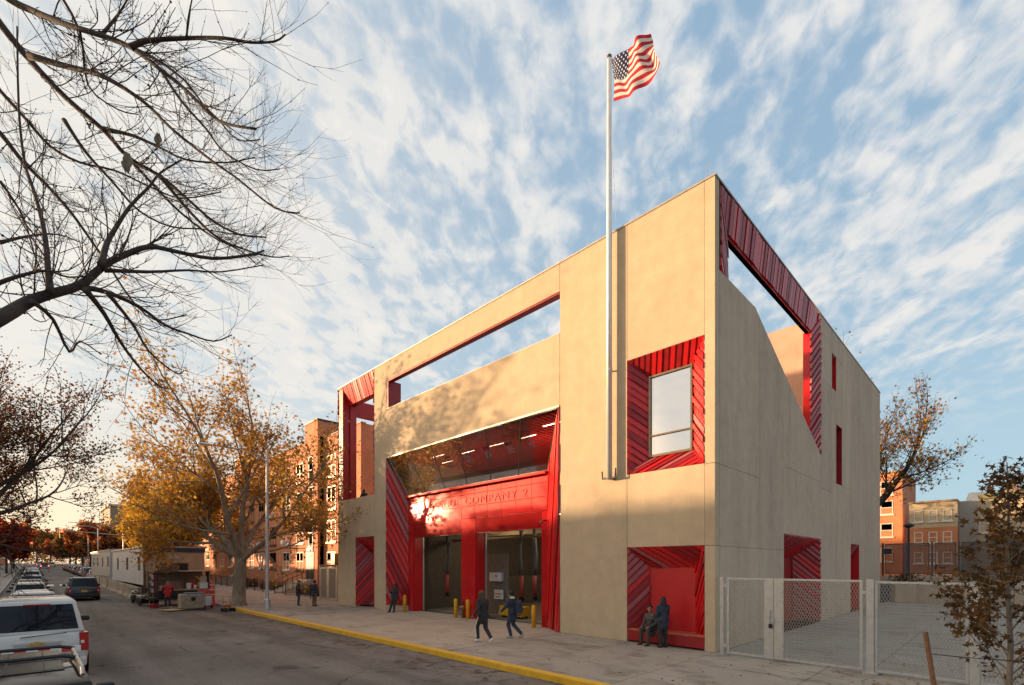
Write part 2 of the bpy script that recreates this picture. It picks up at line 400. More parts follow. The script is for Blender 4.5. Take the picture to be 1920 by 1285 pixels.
# far pavement behind the parked cars
sheet('far_sidewalk', XS, -23, -17.6, 0.0, M['walk'])
sheet('sidewalk', [-600, -330, -150, -80, -50, -40, -28, -20.6], -5.88, 3.2, 0., M['walk'])
sheet('sidewalk', [-6.35, 60], -5.88, .25, 0., M['walk'])
sheet('driveway', [-20.6, -6.35], -5.88, 1.4, 0.002, M['apron'])
sheet('yard_pavement', [0, 60], .25, 31.0, -.004, M['yard'])
def kerb(name, xs, y0, y1, mat):
    mb = MB()
    for a, b in zip(xs[:-1], xs[1:]):
        za, zb = gz(a), gz(b)
        mb.add([(a, y0, za - .3), (b, y0, zb - .3), (b, y1, zb - .3), (a, y1, za - .3), (a, y0, za + .006), (b, y0, zb + .006), (b, y1, zb + .006), (a, y1, za + .006)],
               [(0, 3, 2, 1), (4, 5, 6, 7), (0, 1, 5, 4), (1, 2, 6, 5), (2, 3, 7, 6), (3, 0, 4, 7)])
    return struct(mb.build(name, mat))
kerb('yellow_kerb', [-28.6, -24, -20, -14, -8, -2, 4, 20, 60], -6.17, -5.88, M['kerb_yellow'])
kerb('kerb', [-600, -330, -150, -80, -50, -40, -28.6], -6.17, -5.88, M['kerb'])
kerb('far_kerb', [-600, -330, -150, -80, -50, -28, 60], -17.6, -17.4, M['kerb'])
# crosswalk at the side street
cw_ = MB()
for k in range(9):
    y = -16.4 + k * 1.12; cw_.box(-74.5, y, 0, -71, y + .6, .001)
cw_.v = [(a, b, gz(a) - .146 + (.001 if c else 0)) for a, b, c in cw_.v]
struct(cw_.build('crosswalk', M['white_paint'], fix=False))
# ---------------------------------------------------------------- the fire station
st = thing('fire_station', 'tan concrete fire station with splayed red window surrounds and two open truck bays', 'building', (-13.4, 0, 0))
W, H, TH = 26.8, 15.2, .32
REDS = [M['red2'], M['redliner'], M['red3'], M['red4']]
g = .006
# facade panels (x0, z0, x1, z1)
for x0, z0, x1, z1 in [(-26.8, 0.0, -24.16, 7.27), (-24.16 + .0, 4.62, -21.68, 7.27), (-21.68, 0.0, -20.22, 15.2),
                       (-20.22, 14.06, -6.42, 15.2), (-20.22, 9.36, -6.42, 12.33), (-6.42, 0.0, -3.23, 15.2),
                       (-3.23, 10.24, -.35, 15.2), (-3.23, 3.43, -.35, 6.08), (-.35, 0.0, 0, 3.40), (-.35, 3.41, 0, 6.05), (-.35, 6.06, 0, 15.2)]:
    MB().box(x0 + (g if x0 < -1 else .001), 0, z0, x1 - (g if abs(x1 + .35) > .01 else .001), TH, z1).build('wall_panel', M['conc'], st, world=True, bevel=.012)
b = MB()   # dark joint backing
for x0, z0, x1, z1 in [(-26.7, .1, -24.3, 7.2), (-24.3, 4.8, -20.4, 7.2), (-21.6, 7.2, -20.4, 15.1), (-20.4, 14.2, -6.3, 15.1), (-20.4, 9.5, -6.3, 12.2),
                       (-6.3, .1, -3.3, 15.1), (-3.3, 10.4, -.25, 15.1), (-3.3, 3.5, -.25, 6.0), (-.25, .1, -.05, 15.1)]:
    b.box(x0, .03, z0, x1, .30, z1)
# coping
c = MB(); c.box(-26.85, -.03, 15.2, .03, .36, 15.26); c.box(-.36, .36, 15.2, .03, 28.3, 15.26); c.box(-20.2, .0, 12.33, -6.42, .34, 12.35)
c.build('coping', M['coping'], st, world=True)
# side wall, x = 0 face, prisms of (y, z)
def side(poly, mat=M['conc_side']):
    MB().prism(poly, -TH, 0, 'x').build('wall_panel', mat, st, world=True, bevel=.01)
def srect(y0, z0, y1, z1): side([(y0 + .005, z0), (y1 - .005, z0), (y1 - .005, z1 - .006), (y0 + .005, z1 - .006)])
Y0 = TH + .005
srect(Y0, 0, 3.9, 3.40); srect(Y0, 3.40, 3.9, 6.05)
side([(Y0, 6.05), (3.9, 6.05), (3.9, 12.11), (3.54, 12.28), (Y0, 12.33)])
srect(3.9, 0, 6.76, 3.40); side([(3.91, 3.40), (6.76, 3.40), (6.76, 10.81), (3.91, 12.10)])
srect(6.76, 4.09, 12.36, 6.9); side([(6.765, 6.9), (12.355, 6.9), (12.355, 8.28), (6.765, 10.80)])
# end piers and back part with slots
srect(12.36, 0, 14.59, 6.6); srect(12.36, 6.6, 14.59, 12.14); srect(12.36, 12.14, 14.59, 15.2)
srect(14.59, 0, 15.49, 7.2); srect(14.59, 7.2, 15.49, 12.14); srect(14.59, 14.0, 16.81, 15.2)
srect(15.49, 10.4, 16.81, 14.0); srect(15.49, 0, 16.81, 7.2)
srect(16.81, 0, 18.91, 7.2); srect(16.81, 7.2, 18.91, 15.2)
srect(18.91, 4.03, 21.24, 15.2); srect(21.24, 0, 25.4, 15.2); srect(25.4, 0, 28.2, 6.9); srect(25.4, 6.9, 28.2, 15.2)
MB().prism([(0, 28.2), (-.6, 30.2), (-.9, 30.2), (-TH, 28.2)], 0, 15.2, 'z').build('wall_panel', M['conc_side'], st, world=True)
# slot liners
MB().box(-.9, 14.59, 12.14, -.9 + .02, 15.49, 14.0).box(-.9, 15.49, 12.14, -.003, 15.6, 14.0).build('window_reveal', M['red2'], st, world=True)
MB().box(-.5, 15.49, 7.2, -.48, 16.81, 10.4).box(-.48, 16.78, 7.2, -.004, 16.80, 10.4).box(-.48, 15.5, 10.38, -.004, 16.78, 10.395).build('window_reveal', M['red3'], st, world=True)
# the top red frame of the terrace opening on the side
d = .2
s = MB(); slats(s, [(-.01, Y0 + .04, 15.1), (-.01, 12.36, 15.1), (-d, 11.3, 14.08), (-d, 1.4, 14.08)], (1, 0, 0), 100, .27, .02, .07, .8, 3, (6, 3, 1)); s.build('frame_cladding', REDS, st, world=True)
s = MB(); slats(s, [(-.01, Y0 + .04, 12.33), (-.01, Y0 + .04, 15.1), (-d, 1.4, 14.08), (-d, 1.4, 12.3)], (1, 0, 0), 40, .26, .02, .09, .6, 5, (2, 3, 6)); s.build('frame_cladding', REDS, st, world=True)
s = MB(); slats(s, [(-.01, 12.36, 8.28), (-.01, 12.36, 15.1), (-d, 11.3, 14.08), (-d, 11.3, 8.76)], (1, 0, 0), -46, .26, .02, .09, .6, 6, (4, 2, 5)); s.build('frame_cladding', REDS, st, world=True)
b.build('wall_backing', M['conc_dark'], st, world=True)
fr = MB()
fr.prism([(.36, 15.16), (11.95, 15.16), (11.95, 14.0), (11.2, 14.0), (1.45, 14.0), (.36, 14.0)], -.40, -.24, 'x')   # beam body
fr.build('terrace_beam', M['red'], st, world=True)
MB().box(-.40, 1.4, 14.0, -.21, 11.3, 14.075).build('terrace_beam', M['red'], st, world=True)
MB().box(-.50, 11.32, 7.6, -.21, 12.33, 14.07).build('terrace_post', M['red2'], st, world=True)
MB().box(-.6, .33, 12.0, -.21, 1.38, 14.0).build('terrace_post', M['red3'], st, world=True)
# rear volume: lit concrete wall across the terrace, roofs
rv = MB(); rv.box(-19.9, 12.8, 8.9, -.63, 13.1, 15.26); rv.build('stair_wall', M['conc_side'], st, world=True)
MB().box(-6, 12.72, 7.6, -.64, 12.79, 8.88).build('terrace_window', M['glass_plain'], st, world=True)
MB().box(-26.5, 13.1, 14.9, -.33, 30, 15.1).build('roof', M['stone'], st, world=True)
MB().box(-20.2, .33, 9.4, -6.42, 12.8, 9.5).build('roof', M['stone'], st, world=True)
MB().box(-6.41, .9, 7.4, -.33, 12.8, 7.55).build('roof', M['stone'], st, world=True)
MB().box(-26.7, 13.12, 0, -26.4, 30, 15.2).build('wall_panel', M['conc_side'], st, world=True)
# upper inner screen wall in front of the terrace is the spandrel itself; red lining of the long slot
MB().box(-20.22, .02, 12.36, -20.0, .9, 14.05).build('slot_reveal', M['red3'], st, world=True)
MB().box(-20.0, .02, 13.98, -6.45, .34, 14.055).build('slot_reveal', M['red3'], st, world=True)
MB().box(-20.2, .33, 14.2, -6.3, .62, 15.15).build('roof_beam', M['conc'], st, world=True)
# ---- left corner terrace frame
lf = MB(); slats(lf, [(-26.8, .0, 15.17), (-21.69, .0, 15.17), (-22.1, .5, 14.0), (-26.1, .5, 14.0)], (0, -1, 0), 82, .27, .02, .07, .8, 11, (6, 2, 1)); lf.build('frame_cladding', REDS, st, world=True)
lf = MB(); slats(lf, [(-26.8, 0, 7.27), (-26.8, 0, 15.17), (-26.1, .5, 14.0), (-26.1, .5, 7.27)], (0, -1, 0), -40, .26, .02, .08, .66, 12, (5, 4, 1)); lf.build('frame_cladding', REDS, st, world=True)
lf = MB(); slats(lf, [(-21.69, 0, 7.27), (-21.69, 0, 15.17), (-22.1, .5, 14.0), (-22.1, .5, 7.27)], (-.3, -1, 0), 40, .26, .02, .08, .66, 13, (6, 2, 2)); lf.build('frame_cladding', REDS, st, world=True)
MB().box(-26.82, .02, 7.28, -26.1, .9, 15.16).box(-26.1, .52, 7.28, -25.98, .98, 14.0).build('terrace_post', M['red3'], st, world=True)
MB().box(-26.8, .53, 14.02, -21.7, .95, 15.15).build('terrace_beam', M['red3'], st, world=True)
MB().box(-26.8, .95, 13.5, -26.45, 12.8, 14.6).build('terrace_beam', M['redliner'], st, world=True)
MB().box(-26.6, 12.4, 7.2, -26.2, 12.8, 14.6).build('terrace_post', M['redliner'], st, world=True)
MB().box(-22.0, .5, 7.28, -21.68, 1.2, 15.1).build('terrace_post', M['red'], st, world=True)
MB().box(-26.75, .33, 6.2, -20.2, 12.8, 6.6).build('roof', M['stone'], st, world=True)
MB().box(-26.8, .33, 0.02, -26.5, 12.8, 7.2).build('wall_panel', M['conc_side'], st, world=True)
MB().box(-20.24, .33, 7.6, -20.0, 4.0, 12.3).build('wall_panel', M['conc'], st, world=True)
# ---- splayed surrounds
def surround(x0, z0, x1, z1, dx0, dz0, dx1, dz1, dep, angs, pitch=.2, seed=0, wt=((5, 3, 1),) * 4, bottom=True, name='window_surround'):
    o = [(x0, .004, z0), (x1, .004, z0), (x1, .004, z1), (x0, .004, z1)]
    i = [(x0 + dx0, dep, z0 + dz0), (x1 - dx1, dep, z0 + dz0), (x1 - dx1, dep, z1 - dz1), (x0 + dx0, dep, z1 - dz1)]
    quads = {'L': [o[0], o[3], i[3], i[0]], 'T': [o[3], o[2], i[2], i[3]], 'R': [o[1], o[2], i[2], i[1]], 'B': [o[0], o[1], i[1], i[0]]}
    for n_, k in enumerate('LTRB'):
        if k == 'B' and not bottom: continue
        if k not in angs: continue
        m_ = MB(); slats(m_, quads[k], (0, -1, 0), angs[k], pitch, .02, .07, .66, seed + n_, wt[n_]); m_.build(name, REDS, st, world=True)
    return i
# upper right window
surround(-3.23, 6.08, -.35, 10.24, .62, .60, .62, .62, .53, dict(L=55, T=68, R=48, B=38), .22, 20, ((5, 4, 0), (5, 3, 0), (7, 1, 1), (5, 2, 3)))
wf = MB(); X0, X1, Z0, Z1 = -2.61, -.97, 6.68, 9.62
for a in [(X0, Z0, X0 + .07, Z1), (X1 - .07, Z0, X1, Z1), (X0 + .07, Z1 - .07, X1 - .07, Z1), (X0 + .07, Z0, X1 - .07, Z0 + .08), (X0 + .07, 7.42, X1 - .07, 7.47)]:
    wf.box(a[0], .44, a[1], a[2], .56, a[3])
wfo = wf.build('window_frame', M['bronze'], st, world=True)
MB().box(X0 + .07, .50, Z0 + .08, X1 - .07, .52, Z1 - .07).build('window_pane', M['glass_sky'], st, world=True)
# lower right niche with red door panel and bench
surround(-3.23, .46, -.35, 3.43, .62, 0, .5, .72, .5, dict(L=-45, T=142, R=-32), .21, 30, ((2, 3, 5), (2, 5, 1), (5, 4, 0), (1, 1, 1)), False, 'niche_surround')
MB().box(-2.62, .49, .3, -.84, .55, 2.72).build('niche_panel', M['red'], st, world=True)
MB().box(-3.22, .02, .06, -.36, .48, .42).build('bench', M['red3'], st, world=True, bevel=.01)
MB().box(-3.22, -.0, .42, -.36, .5, .50).build('bench_top', simple('bench_top', (.45, .10, .05), .3, var=.2), st, world=True, bevel=.01)
MB().box(-3.22, .55, .0, -.36, .6, 3.4).build('niche_back', M['redliner'], st, world=True)
# left street entry recess
surround(-24.16, 0.12, -21.68, 4.62, 0.9, 0, .55, 1.2, .9, dict(L=-42, T=155, R=0), .21, 40, ((3, 3, 5), (3, 5, 1), (1, 5, 0), (1, 1, 1)), False, 'entry_surround')
MB().box(-24.16, .9, 0.05, -21.6, .96, 4.4).build('entry_door', M['red3'], st, world=True)
# side doorway recess and narrow side door
s = MB(); slats(s, [(-.01, 12.36, .05), (-.01, 12.36, 4.09), (-1.0, 11.4, 3.2), (-1.0, 11.4, .05)], (1, -.3, 0), 52, .22, .03, .08, .5, 51, (3, 2, 5)); s.build('entry_surround', REDS, st, world=True)
s = MB(); slats(s, [(-.01, 6.76, 4.09), (-.01, 12.36, 4.09), (-1.0, 11.4, 3.2), (-1.0, 6.9, 3.2)], (1, 0, -1), 40, .22, .03, .08, .7, 52, (3, 6, 0)); s.build('entry_surround', REDS, st, world=True)
MB().box(-1.1, 6.6, .02, -1.02, 12.4, 4.0).build('entry_door', M['red3'], st, world=True)
MB().box(-.7, 18.8, .02, -.6, 21.3, 4.0).box(-.6, 21.21, .02, -.004, 21.235, 4.0).build('side_door', M['red'], st, world=True)
s = MB(); slats(s, [(-.02, 18.93, 4.02), (-.02, 21.22, 4.02), (-.55, 20.7, 3.1), (-.55, 18.93, 3.1)], (1, 0, -1), 80, .2, .02, .05, .7, 55, (1, 1, 6)); s.build('entry_surround', REDS, st, world=True)
MB().box(-.59, 19.9, 2.2, -.5, 20.2, 2.6).build('door_lamp', M['black'], st, world=True)
# ---- central truck bay recess: outer opening x -20.22..-6.42, z 0..9.36; inner plane y = .8
XL, XR, YI = -18.92, -7.72, .8
s = MB(); slats(s, [(-20.22, .004, .35), (-20.22, .004, 9.3), (XL, YI, 6.83), (XL, YI, .35)], (.3, -1, 0), 28, .30, .03, .10, .66, 61, (5, 2, 4)); s.build('bay_surround', REDS, st, world=True)
s = MB(); slats(s, [(-6.42, .004, .02), (-6.42, .004, 9.3), (XR, YI, 6.83), (XR, YI, .02)], (-.3, -1, 0), -9, .26, .03, .09, .66, 62, (7, 2, 0)); s.build('bay_surround', REDS, st, world=True)
MB().prism([(-20.22, .0), (-19.0, .75), (-19.0, .9), (-20.22, .3)], 0, .33, 'z').build('bay_plinth', M['conc'], st, world=True)
# slanted control room glazing
gm_ = MB(); gy0, gy1, gz0, gz1 = .06, YI - .05, 9.30, 6.92
gm_.quad((-20.12, gy0, gz0), (-6.5, gy0, gz0), (XR, gy1, gz1), (XL, gy1, gz1)); gm_.build('control_room_glass', M['glass_dark'], st, world=True, fix=False)
for k, (fa) in enumerate([0, .165, .33, .5, .665, .835, 1]):
    xa = -20.12 + fa * 13.62; xb = XL + fa * (XR - XL)
    MB().tube([(xa, gy0 + .03, gz0), (xb, gy1 + .03, gz1)], .06 if 0 < fa < 1 else .10, 4).build('mullion', M['bronze'], st, world=True)
MB().box(-20.2, -.03, 9.30, -6.44, .10, 9.375).build('glazing_head', M['coping'], st, world=True)
MB().box(XL - .05, .52, 6.80, XR + .02, .85, 6.93).build('sill_cap', M['redglaze'], st, world=True, bevel=.02)
# control room: ribbed red ceiling, walls, lamps, far windows
cr_ = MB()
for k in range(46):
    x = -20.1 + k * .3; cr_.box(x, .35, 9.22, x + .17, 9.0, 9.30)
cr_.build('room_ceiling', simple('matte_red_rib', (.52, .02, .02), .85, var=.05, spec=.1), st, world=True)
MB().box(-20.0, .34, 9.305, -6.45, 9.0, 9.33).build('room_ceiling', M['redliner'], st, world=True)
MB().box(-20.0, .9, 6.5, -6.45, 9, 6.62).build('room_floor', M['room_floor'], st, world=True)
MB().box(-20.0, 9, 6.5, -6.45, 9.1, 9.3).box(-20.1, .36, 6.5, -20.0, 9, 9.3).box(-6.45, .36, 6.5, -6.40, 9, 9.3).build('room_wall', simple('room_wall_red', (.34, .22, .12), .7), st, world=True)
WARM = emis('room_window_glow', (.9, .6, .25), .9)
m_ = MB()
for x in (-14.0, -12.2, -10.4): m_.box(x, 8.9, 7.0, x + 1.2, 8.98, 8.2)
m_.build('room_window', WARM, st, world=True)
TUBE = emis('tube_light', (1, .88, .65), 7)
def fill_light(x, y, z, p):  # point light without a fixture, added to brighten the ceiling and truck bays
    l = bpy.data.lights.new('room_fill', 'POINT'); l.energy = p; l.shadow_soft_size = .15; l.color = (1, .80, .56)
    o = bpy.data.objects.new('room_fill', l); col.objects.link(o); o.location = (x, y, z)
for q in [(-17.5, 3, 7.7, 60), (-13.5, 3, 7.7, 60), (-9.5, 3, 7.7, 60), (-15.9, 5, 4.6, 45), (-10.4, 5, 4.6, 45), (-13, 12, 4.6, 60)]: fill_light(*q)
for x, y in [(-17.6, 1.6), (-15.6, 2.2), (-13.2, 2.2), (-10.9, 2.2), (-8.6, 1.4), (-8.0, 3.4), (-18.6, 3.0)]:
    MB().box(x, y, 9.195, x + 1.1, y + .03, 9.215).build('ceiling_lamp', TUBE, st, world=True)
m_ = MB()
for x in (-17.5, -15.8, -11.0): m_.box(x, 2.4, 6.62, x + 1.3, 3.1, 7.35)
m_.build('desk', M['black'], st, world=True)
# sign fascia of glazed red panels
nP = 11
for k in range(nP):
    xa = XL + (XR - XL) * k / nP; xb = XL + (XR - XL) * (k + 1) / nP
    m_ = MB(); m_.box(xa + .008, YI - .02, 5.22, xb - .008, YI + .05, 5.84); m_.box(xa + .008, YI - .02, 5.855, xb - .008, YI + .05, 6.47); m_.box(xa + .008, YI - .02, 6.485, xb - .008, YI + .05, 6.80)
    m_.build('fascia_panel', M['redglaze'], st, world=True, bevel=.006)
MB().box(XL, YI + .05, 5.2, XR, YI + .15, 6.8).build('fascia_backing', M['red3'], st, world=True)
cu = bpy.data.curves.new('sign_text', 'FONT'); cu.body = 'RESCUE COMPANY 2'; cu.size = .62; cu.extrude = .014; cu.space_character = 1.22
to = bpy.data.objects.new('sign_text_tmp', cu); col.objects.link(to); bpy.context.view_layer.update()
me = bpy.data.meshes.new_from_object(to.evaluated_get(bpy.context.evaluated_depsgraph_get())); bpy.data.objects.remove(to)
xs_ = [v.co.x for v in me.vertices]; wd = max(xs_) - min(xs_)
SX0, SX1 = -16.7, -9.0
for v in me.vertices:
    x, y, z = v.co; v.co = (SX0 + (x - min(xs_)) / wd * (SX1 - SX0) - st.location.x, YI - .034 - z, 5.95 + y * .86)
me.materials.clear(); me.materials.append(M['redglaze'])
so_ = bpy.data.objects.new('sign_lettering', me); col.objects.link(so_); so_.parent = st
# piers and door heads
def pier(x0, x1, y0=YI - .02, y1=YI + .6, z1=5.2): MB().box(x0, y0, 0.02, x1, y1, z1).build('bay_pier', M['redglaze'], st, world=True, bevel=.008)
pier(XL, -18.45); pier(-13.86, -12.72); pier(-8.14, XR)
MB().box(-18.45, YI + .05, 0.02, -18.36, YI + .6, 5.1).build('bay_jamb', M['red'], st, world=True)
MB().box(-12.72, YI + .05, 0.02, -12.66, YI + .6, 5.1).build('bay_jamb', M['red'], st, world=True)
MB().box(-18.42, YI + .61, 0.02, -18.34, YI + .7, 4.5).build('door_track', M['steel'], st, world=True)
MB().box(-12.72, YI + .61, 0.02, -12.62, YI + .7, 4.5).build('door_track', M['steel'], st, world=True)
for a, b_ in ((-18.45, -13.88), (-12.70, -8.16)):
    m_ = MB()
    for k in range(14):
        z = 4.46 + k * .054; m_.box(a, YI + .0 - .02, z, b_, YI + .05, z + .032)
    m_.build('door_louvre', M['redglaze'], st, world=True)
    MB().box(a, YI + .06, 4.42, b_, YI + .3, 5.2).build('door_head', M['red3'], st, world=True)
for x in (-18.7, -7.9):
    m_ = MB(); m_.tube([(x, YI - .02, 4.75), (x, YI - .2, 4.78), (x, YI - .26, 4.7)], [.03, .03, .03], 8); m_.ball((x, YI - .28, 4.68), .08, 8); m_.build('wall_lamp', M['bronze'], st, world=True)
# truck bay room
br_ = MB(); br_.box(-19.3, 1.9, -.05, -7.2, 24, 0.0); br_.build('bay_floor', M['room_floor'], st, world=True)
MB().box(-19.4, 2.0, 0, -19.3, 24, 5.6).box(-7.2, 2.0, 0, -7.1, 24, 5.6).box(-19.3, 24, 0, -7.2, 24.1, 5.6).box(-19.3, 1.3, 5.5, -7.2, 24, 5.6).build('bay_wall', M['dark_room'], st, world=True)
m_ = MB()
for y in (3.2, 6.5, 10, 14): m_.box(-19.2, y, 4.7, -7.3, y + .18, 5.0)
m_.build('ceiling_beam', simple('tan_beam', (.30, .20, .10), .6), st, world=True)
m_ = MB(); m_.tube([(-19, 4.2, 4.35), (-7.4, 4.2, 4.35)], .09, 8); m_.tube([(-17, 2.6, 4.9), (-17, 20, 4.9)], .07, 8); m_.tube([(-9, 2.6, 4.8), (-9, 20, 4.8)], .1, 8)
m_.build('ceiling_pipe', simple('duct', (.32, .23, .13), .5), st, world=True)
RK = simple('rack', (.12, .10, .07), .6)
for q in [(-18.8, 23.6, .3, -16, 23.9, 2.6), (-13.5, 18, 0, -12.5, 20, 2.2), (-18.9, 8, 0, -18.3, 14, 2.0)]: MB().box(*q).build('storage_rack', RK, st, world=True)
for (x, y, z) in [(-15.9, 3.2, 5.35), (-10.4, 3.6, 5.35), (-15.9, 8, 5.35), (-10.4, 8, 5.35), (-15.9, 14, 5.35), (-10.4, 14, 5.35), (-15.9, 20, 5.35), (-10.4, 20, 5.35)]:
    MB().box(x, y, z, x + 1.2, y + .12, z + .05).build('bay_lamp', TUBE, st, world=True)
# lightning rods
for x, y in [(-.35, .2), (-7.2, .2), (-14, .2), (-20.9, .2), (-26.5, .2), (-.2, 6.2)]:
    MB().tube([(x, y, 15.2), (x, y, 16.0)], [.012, .008], 5).build('lightning_rod', M['coping'], st, world=True)
# small roof parapet seen through the slot
MB().box(-19.9, 1.2, 7.6, -19.6, 9.5, 12.9).build('roof_screen', M['conc'], st, world=True)
# ---------------------------------------------------------------- neighbouring buildings
def window(par, x0, z0, x1, z1, y, frame, pane, ny=-1, axis='y', split=True, sill=True, blind=None):
    """window on a wall facing -y (axis y, plane y) or +x (axis x, plane x=y): frame part with a pane and sometimes a blind as sub-parts"""
    def bx(m, a0, b0, c0, a1, b1, c1):
        if axis == 'y': m.box(a0, y + b0, c0, a1, y + b1, c1)
        else: m.box(y - b0, a0, c0, y - b1, a1, c1)
    f = MB(); t_ = .09
    bx(f, x0, -.04, z0, x0 + t_, .05, z1); bx(f, x1 - t_, -.04, z0, x1, .05, z1)
    bx(f, x0 + t_, -.04, z1 - t_, x1 - t_, .05, z1); bx(f, x0 + t_, -.04, z0, x1 - t_, .05, z0 + t_)
    zc_ = (z0 + z1) / 2; bx(f, x0 + t_, -.02, zc_ - .04, x1 - t_, .05, zc_ + .04)
    if split:
        xc_ = (x0 + x1) / 2; bx(f, xc_ - .05, -.03, z0 + t_, xc_ + .05, .05, zc_ - .04); bx(f, xc_ - .05, -.03, zc_ + .04, xc_ + .05, .05, z1 - t_)
    if sill: bx(f, x0 - .12, -.12, z0 - .14, x1 + .12, .02, z0)
    fo = f.build('window', frame, par, world=True)
    p = MB(); bx(p, x0 + t_, .012, z0 + t_, x1 - t_, .03, z1 - t_)
    po = p.build('pane', pane, fo); po.data.transform(Matrix.Translation(-par.location))
    if blind:
        q = MB(); zz = z0 + (z1 - z0) * blind; bx(q, x0 + t_ + .01, .0, zz, x1 - t_ - .01, .01, z1 - t_)
        qo = q.build('blind', M['white_trim'], fo); qo.data.transform(Matrix.Translation(-par.location))
    return fo
bb = thing('brick_apartment_house', 'long orange brick apartment house of four storeys with stoops, behind the plane tree', 'building', (-60, 4.5, 0))
BY = 4.5
MB().box(-98, BY, 0, -40.35, 12, 15.25).box(-40.35, BY + .35, 0, -32.8, 12, 15.1).build('wall', M['brick'], bb, world=True)
MB().box(-43.4, BY - .25, .0, -40.35, BY + 9, 16.8).build('stair_bulkhead', M['brick'], bb, world=True)
MB().box(-67.0, BY - .25, .0, -64.2, BY + 9, 16.8).build('stair_bulkhead', M['brick'], bb, world=True)
c = MB(); c.box(-43.5, BY - .33, 16.8, -40.27, BY + 9.1, 16.95); c.build('coping', M['black'], bb, world=True)
c = MB(); c.box(-67.1, BY - .33, 16.8, -64.1, BY + 9.1, 16.95); c.build('coping', M['black'], bb, world=True)
MB().box(-40.2, BY + .28, 15.1, -32.7, BY + .8, 15.2).build('coping', M['stone'], bb, world=True)
MB().box(-64.1, BY - .06, 15.25, -43.5, BY + .4, 15.35).build('coping', M['stone'], bb, world=True)
MB().box(-98, BY - .06, 15.25, -67.2, BY + .4, 15.35).build('coping', M['stone'], bb, world=True)
rows = [(2.0, 3.9), (4.9, 7.0), (8.0, 10.2), (11.1, 13.2)]
wr = random.Random(5)
cols = [(-38.6, 1.9, .35), (-45.3, 1.9, 0), (-49.1, 1.9, 0), (-53.2, 1.9, 0), (-57.2, 1.9, 0), (-61.0, 1.9, 0), (-70.2, 1.9, 0), (-74.2, 1.9, 0), (-78.2, 1.9, 0), (-82.4, 1.9, 0), (-86.5, 1.9, 0), (-91, 1.9, 0)]
for cx, wd_, dy in cols:
    for i, (z0, z1) in enumerate(rows):
        zz = gz(cx) * (1 if i == 0 else .5)
        window(bb, cx - wd_ / 2, z0 + zz, cx + wd_ / 2, z1 + zz, BY + dy, M['white_trim'] if wr.random() < .6 else M['bronze'], M['glass_plain'], blind=wr.choice((None, .35, .6, .5)))
        if wr.random() < .35 and i > 0:
            MB().box(cx - .75, BY + dy - .4, z0 + zz + .02, cx - .1, BY + dy, z0 + zz + .45).build('air_conditioner', M['white_trim'], bb, world=True, bevel=.02)
for cx in (-41.9, -65.6):
    for z0, z1 in rows[1:]: window(bb, cx - .5, z0 - .3, cx + .5, z1 + .3, BY - .25, M['white_trim'], M['glass_plain'], split=False, blind=.1)
def stoop(x, z):
    MB().box(x - .95, BY - .30, z, x + .95, BY - .26, z + 2.7).build('door', M['black'], bb, world=True)
    MB().box(x - .7, BY - .33, z + 2.75, x + .7, BY - .26, z + 3.15).build('number_panel', M['white_trim'], bb, world=True)
    s_ = MB()
    for k in range(8): s_.box(x - 1.3, BY - .62 - .36 * (8 - k), 0 + gz(x), x + 1.3, BY - .62 - .36 * (7 - k), gz(x) + (z - gz(x)) * (k + 1) / 8)
    s_.box(x - 1.3, BY - .62, gz(x), x + 1.3, BY - .27, z)
    s_.build('stoop', M['stone'], bb, world=True)
    for sx in (-1.3, 1.3):
        r_ = MB(); r_.tube([(x + sx, BY - 3.4, gz(x) + 1.0), (x + sx, BY - .6, z + 1.0), (x + sx, BY - .3, z + 1.0)], .03, 5)
        for k in range(7): r_.tube([(x + sx, BY - 3.3 + k * .45, gz(x) + (z - gz(x)) * k / 7), (x + sx, BY - 3.3 + k * .45, gz(x) + (z - gz(x)) * k / 7 + 1.05)], .02, 4)
        r_.build('railing', M['black'], bb, world=True)
stoop(-42.1, 1.35); stoop(-64.6, 1.6)
MB().box(-36.5, BY - .6, 2.0, -35.9, BY + .35, 3.8).build('meter_box', M['bronze'], bb, world=True)
# the house opposite: a row whose roofs keep the low sun off the street
def far_row(x0, x1, h, label, mat, y0=-38, y1=-26):
    t = thing('row_house', label, 'building', ((x0 + x1) / 2, y1, 0))
    MB().box(x0, y0, -.2, x1, y1, h).build('wall', mat, t, world=True)
    MB().box(x0 - .1, y0, h, x1 + .1, y1 + .3, h + .35).build('cornice', M['stone'], t, world=True)
    n = max(2, int((x1 - x0) / 3.2))
    for i in range(n):
        cx = x0 + (x1 - x0) * (i + .5) / n
        for z in (1.2, 4.6, 7.6)[:3 if h > 9.4 else 2]:
            q = MB(); q.box(cx - .55, y1 - .02, z, cx + .55, y1 + .05, z + 1.7); q.build('window', M['glass_plain'], t, world=True)
    return t
for a, b_, h, lb, mt in [(-34, -24, 9.0, 'brown row house across the street nearest the camera', 'brick_red'), (-46, -34, 9.6, 'dark red row house across the street with three rows of windows', 'brick_red'),
                        (-58, -46, 9.5, 'orange brick row house across the street beside the dark red one', 'brick'), (-70, -58, 9.6, 'tan row house across the street between two brick ones', 'stone'),
                        (-84, -70, 8.4, 'low orange row house across the street past the tan one', 'brick'), (-100, -84, 7.8, 'lower dark red row house further along the far side', 'brick_red'), (-140, -100, 7.2, 'long low tan row house at the end of the far row', 'stone')]:
    far_row(a, b_, h, lb, M[mt])
for a, b_, h, lb, mt in [(-185, -142, 10, 'brown row house far along the left side, first past the long tan row', 'brick_red'), (-240, -187, 11.5, 'tan row house far along the left side beyond the brown one', 'tanbrick0'), (-330, -242, 12.5, 'brick row at the very end of the left side of the street', 'brick')]:
    far_row(a, b_, h, lb, M.get(mt, M['stone']), -46, -23.4)
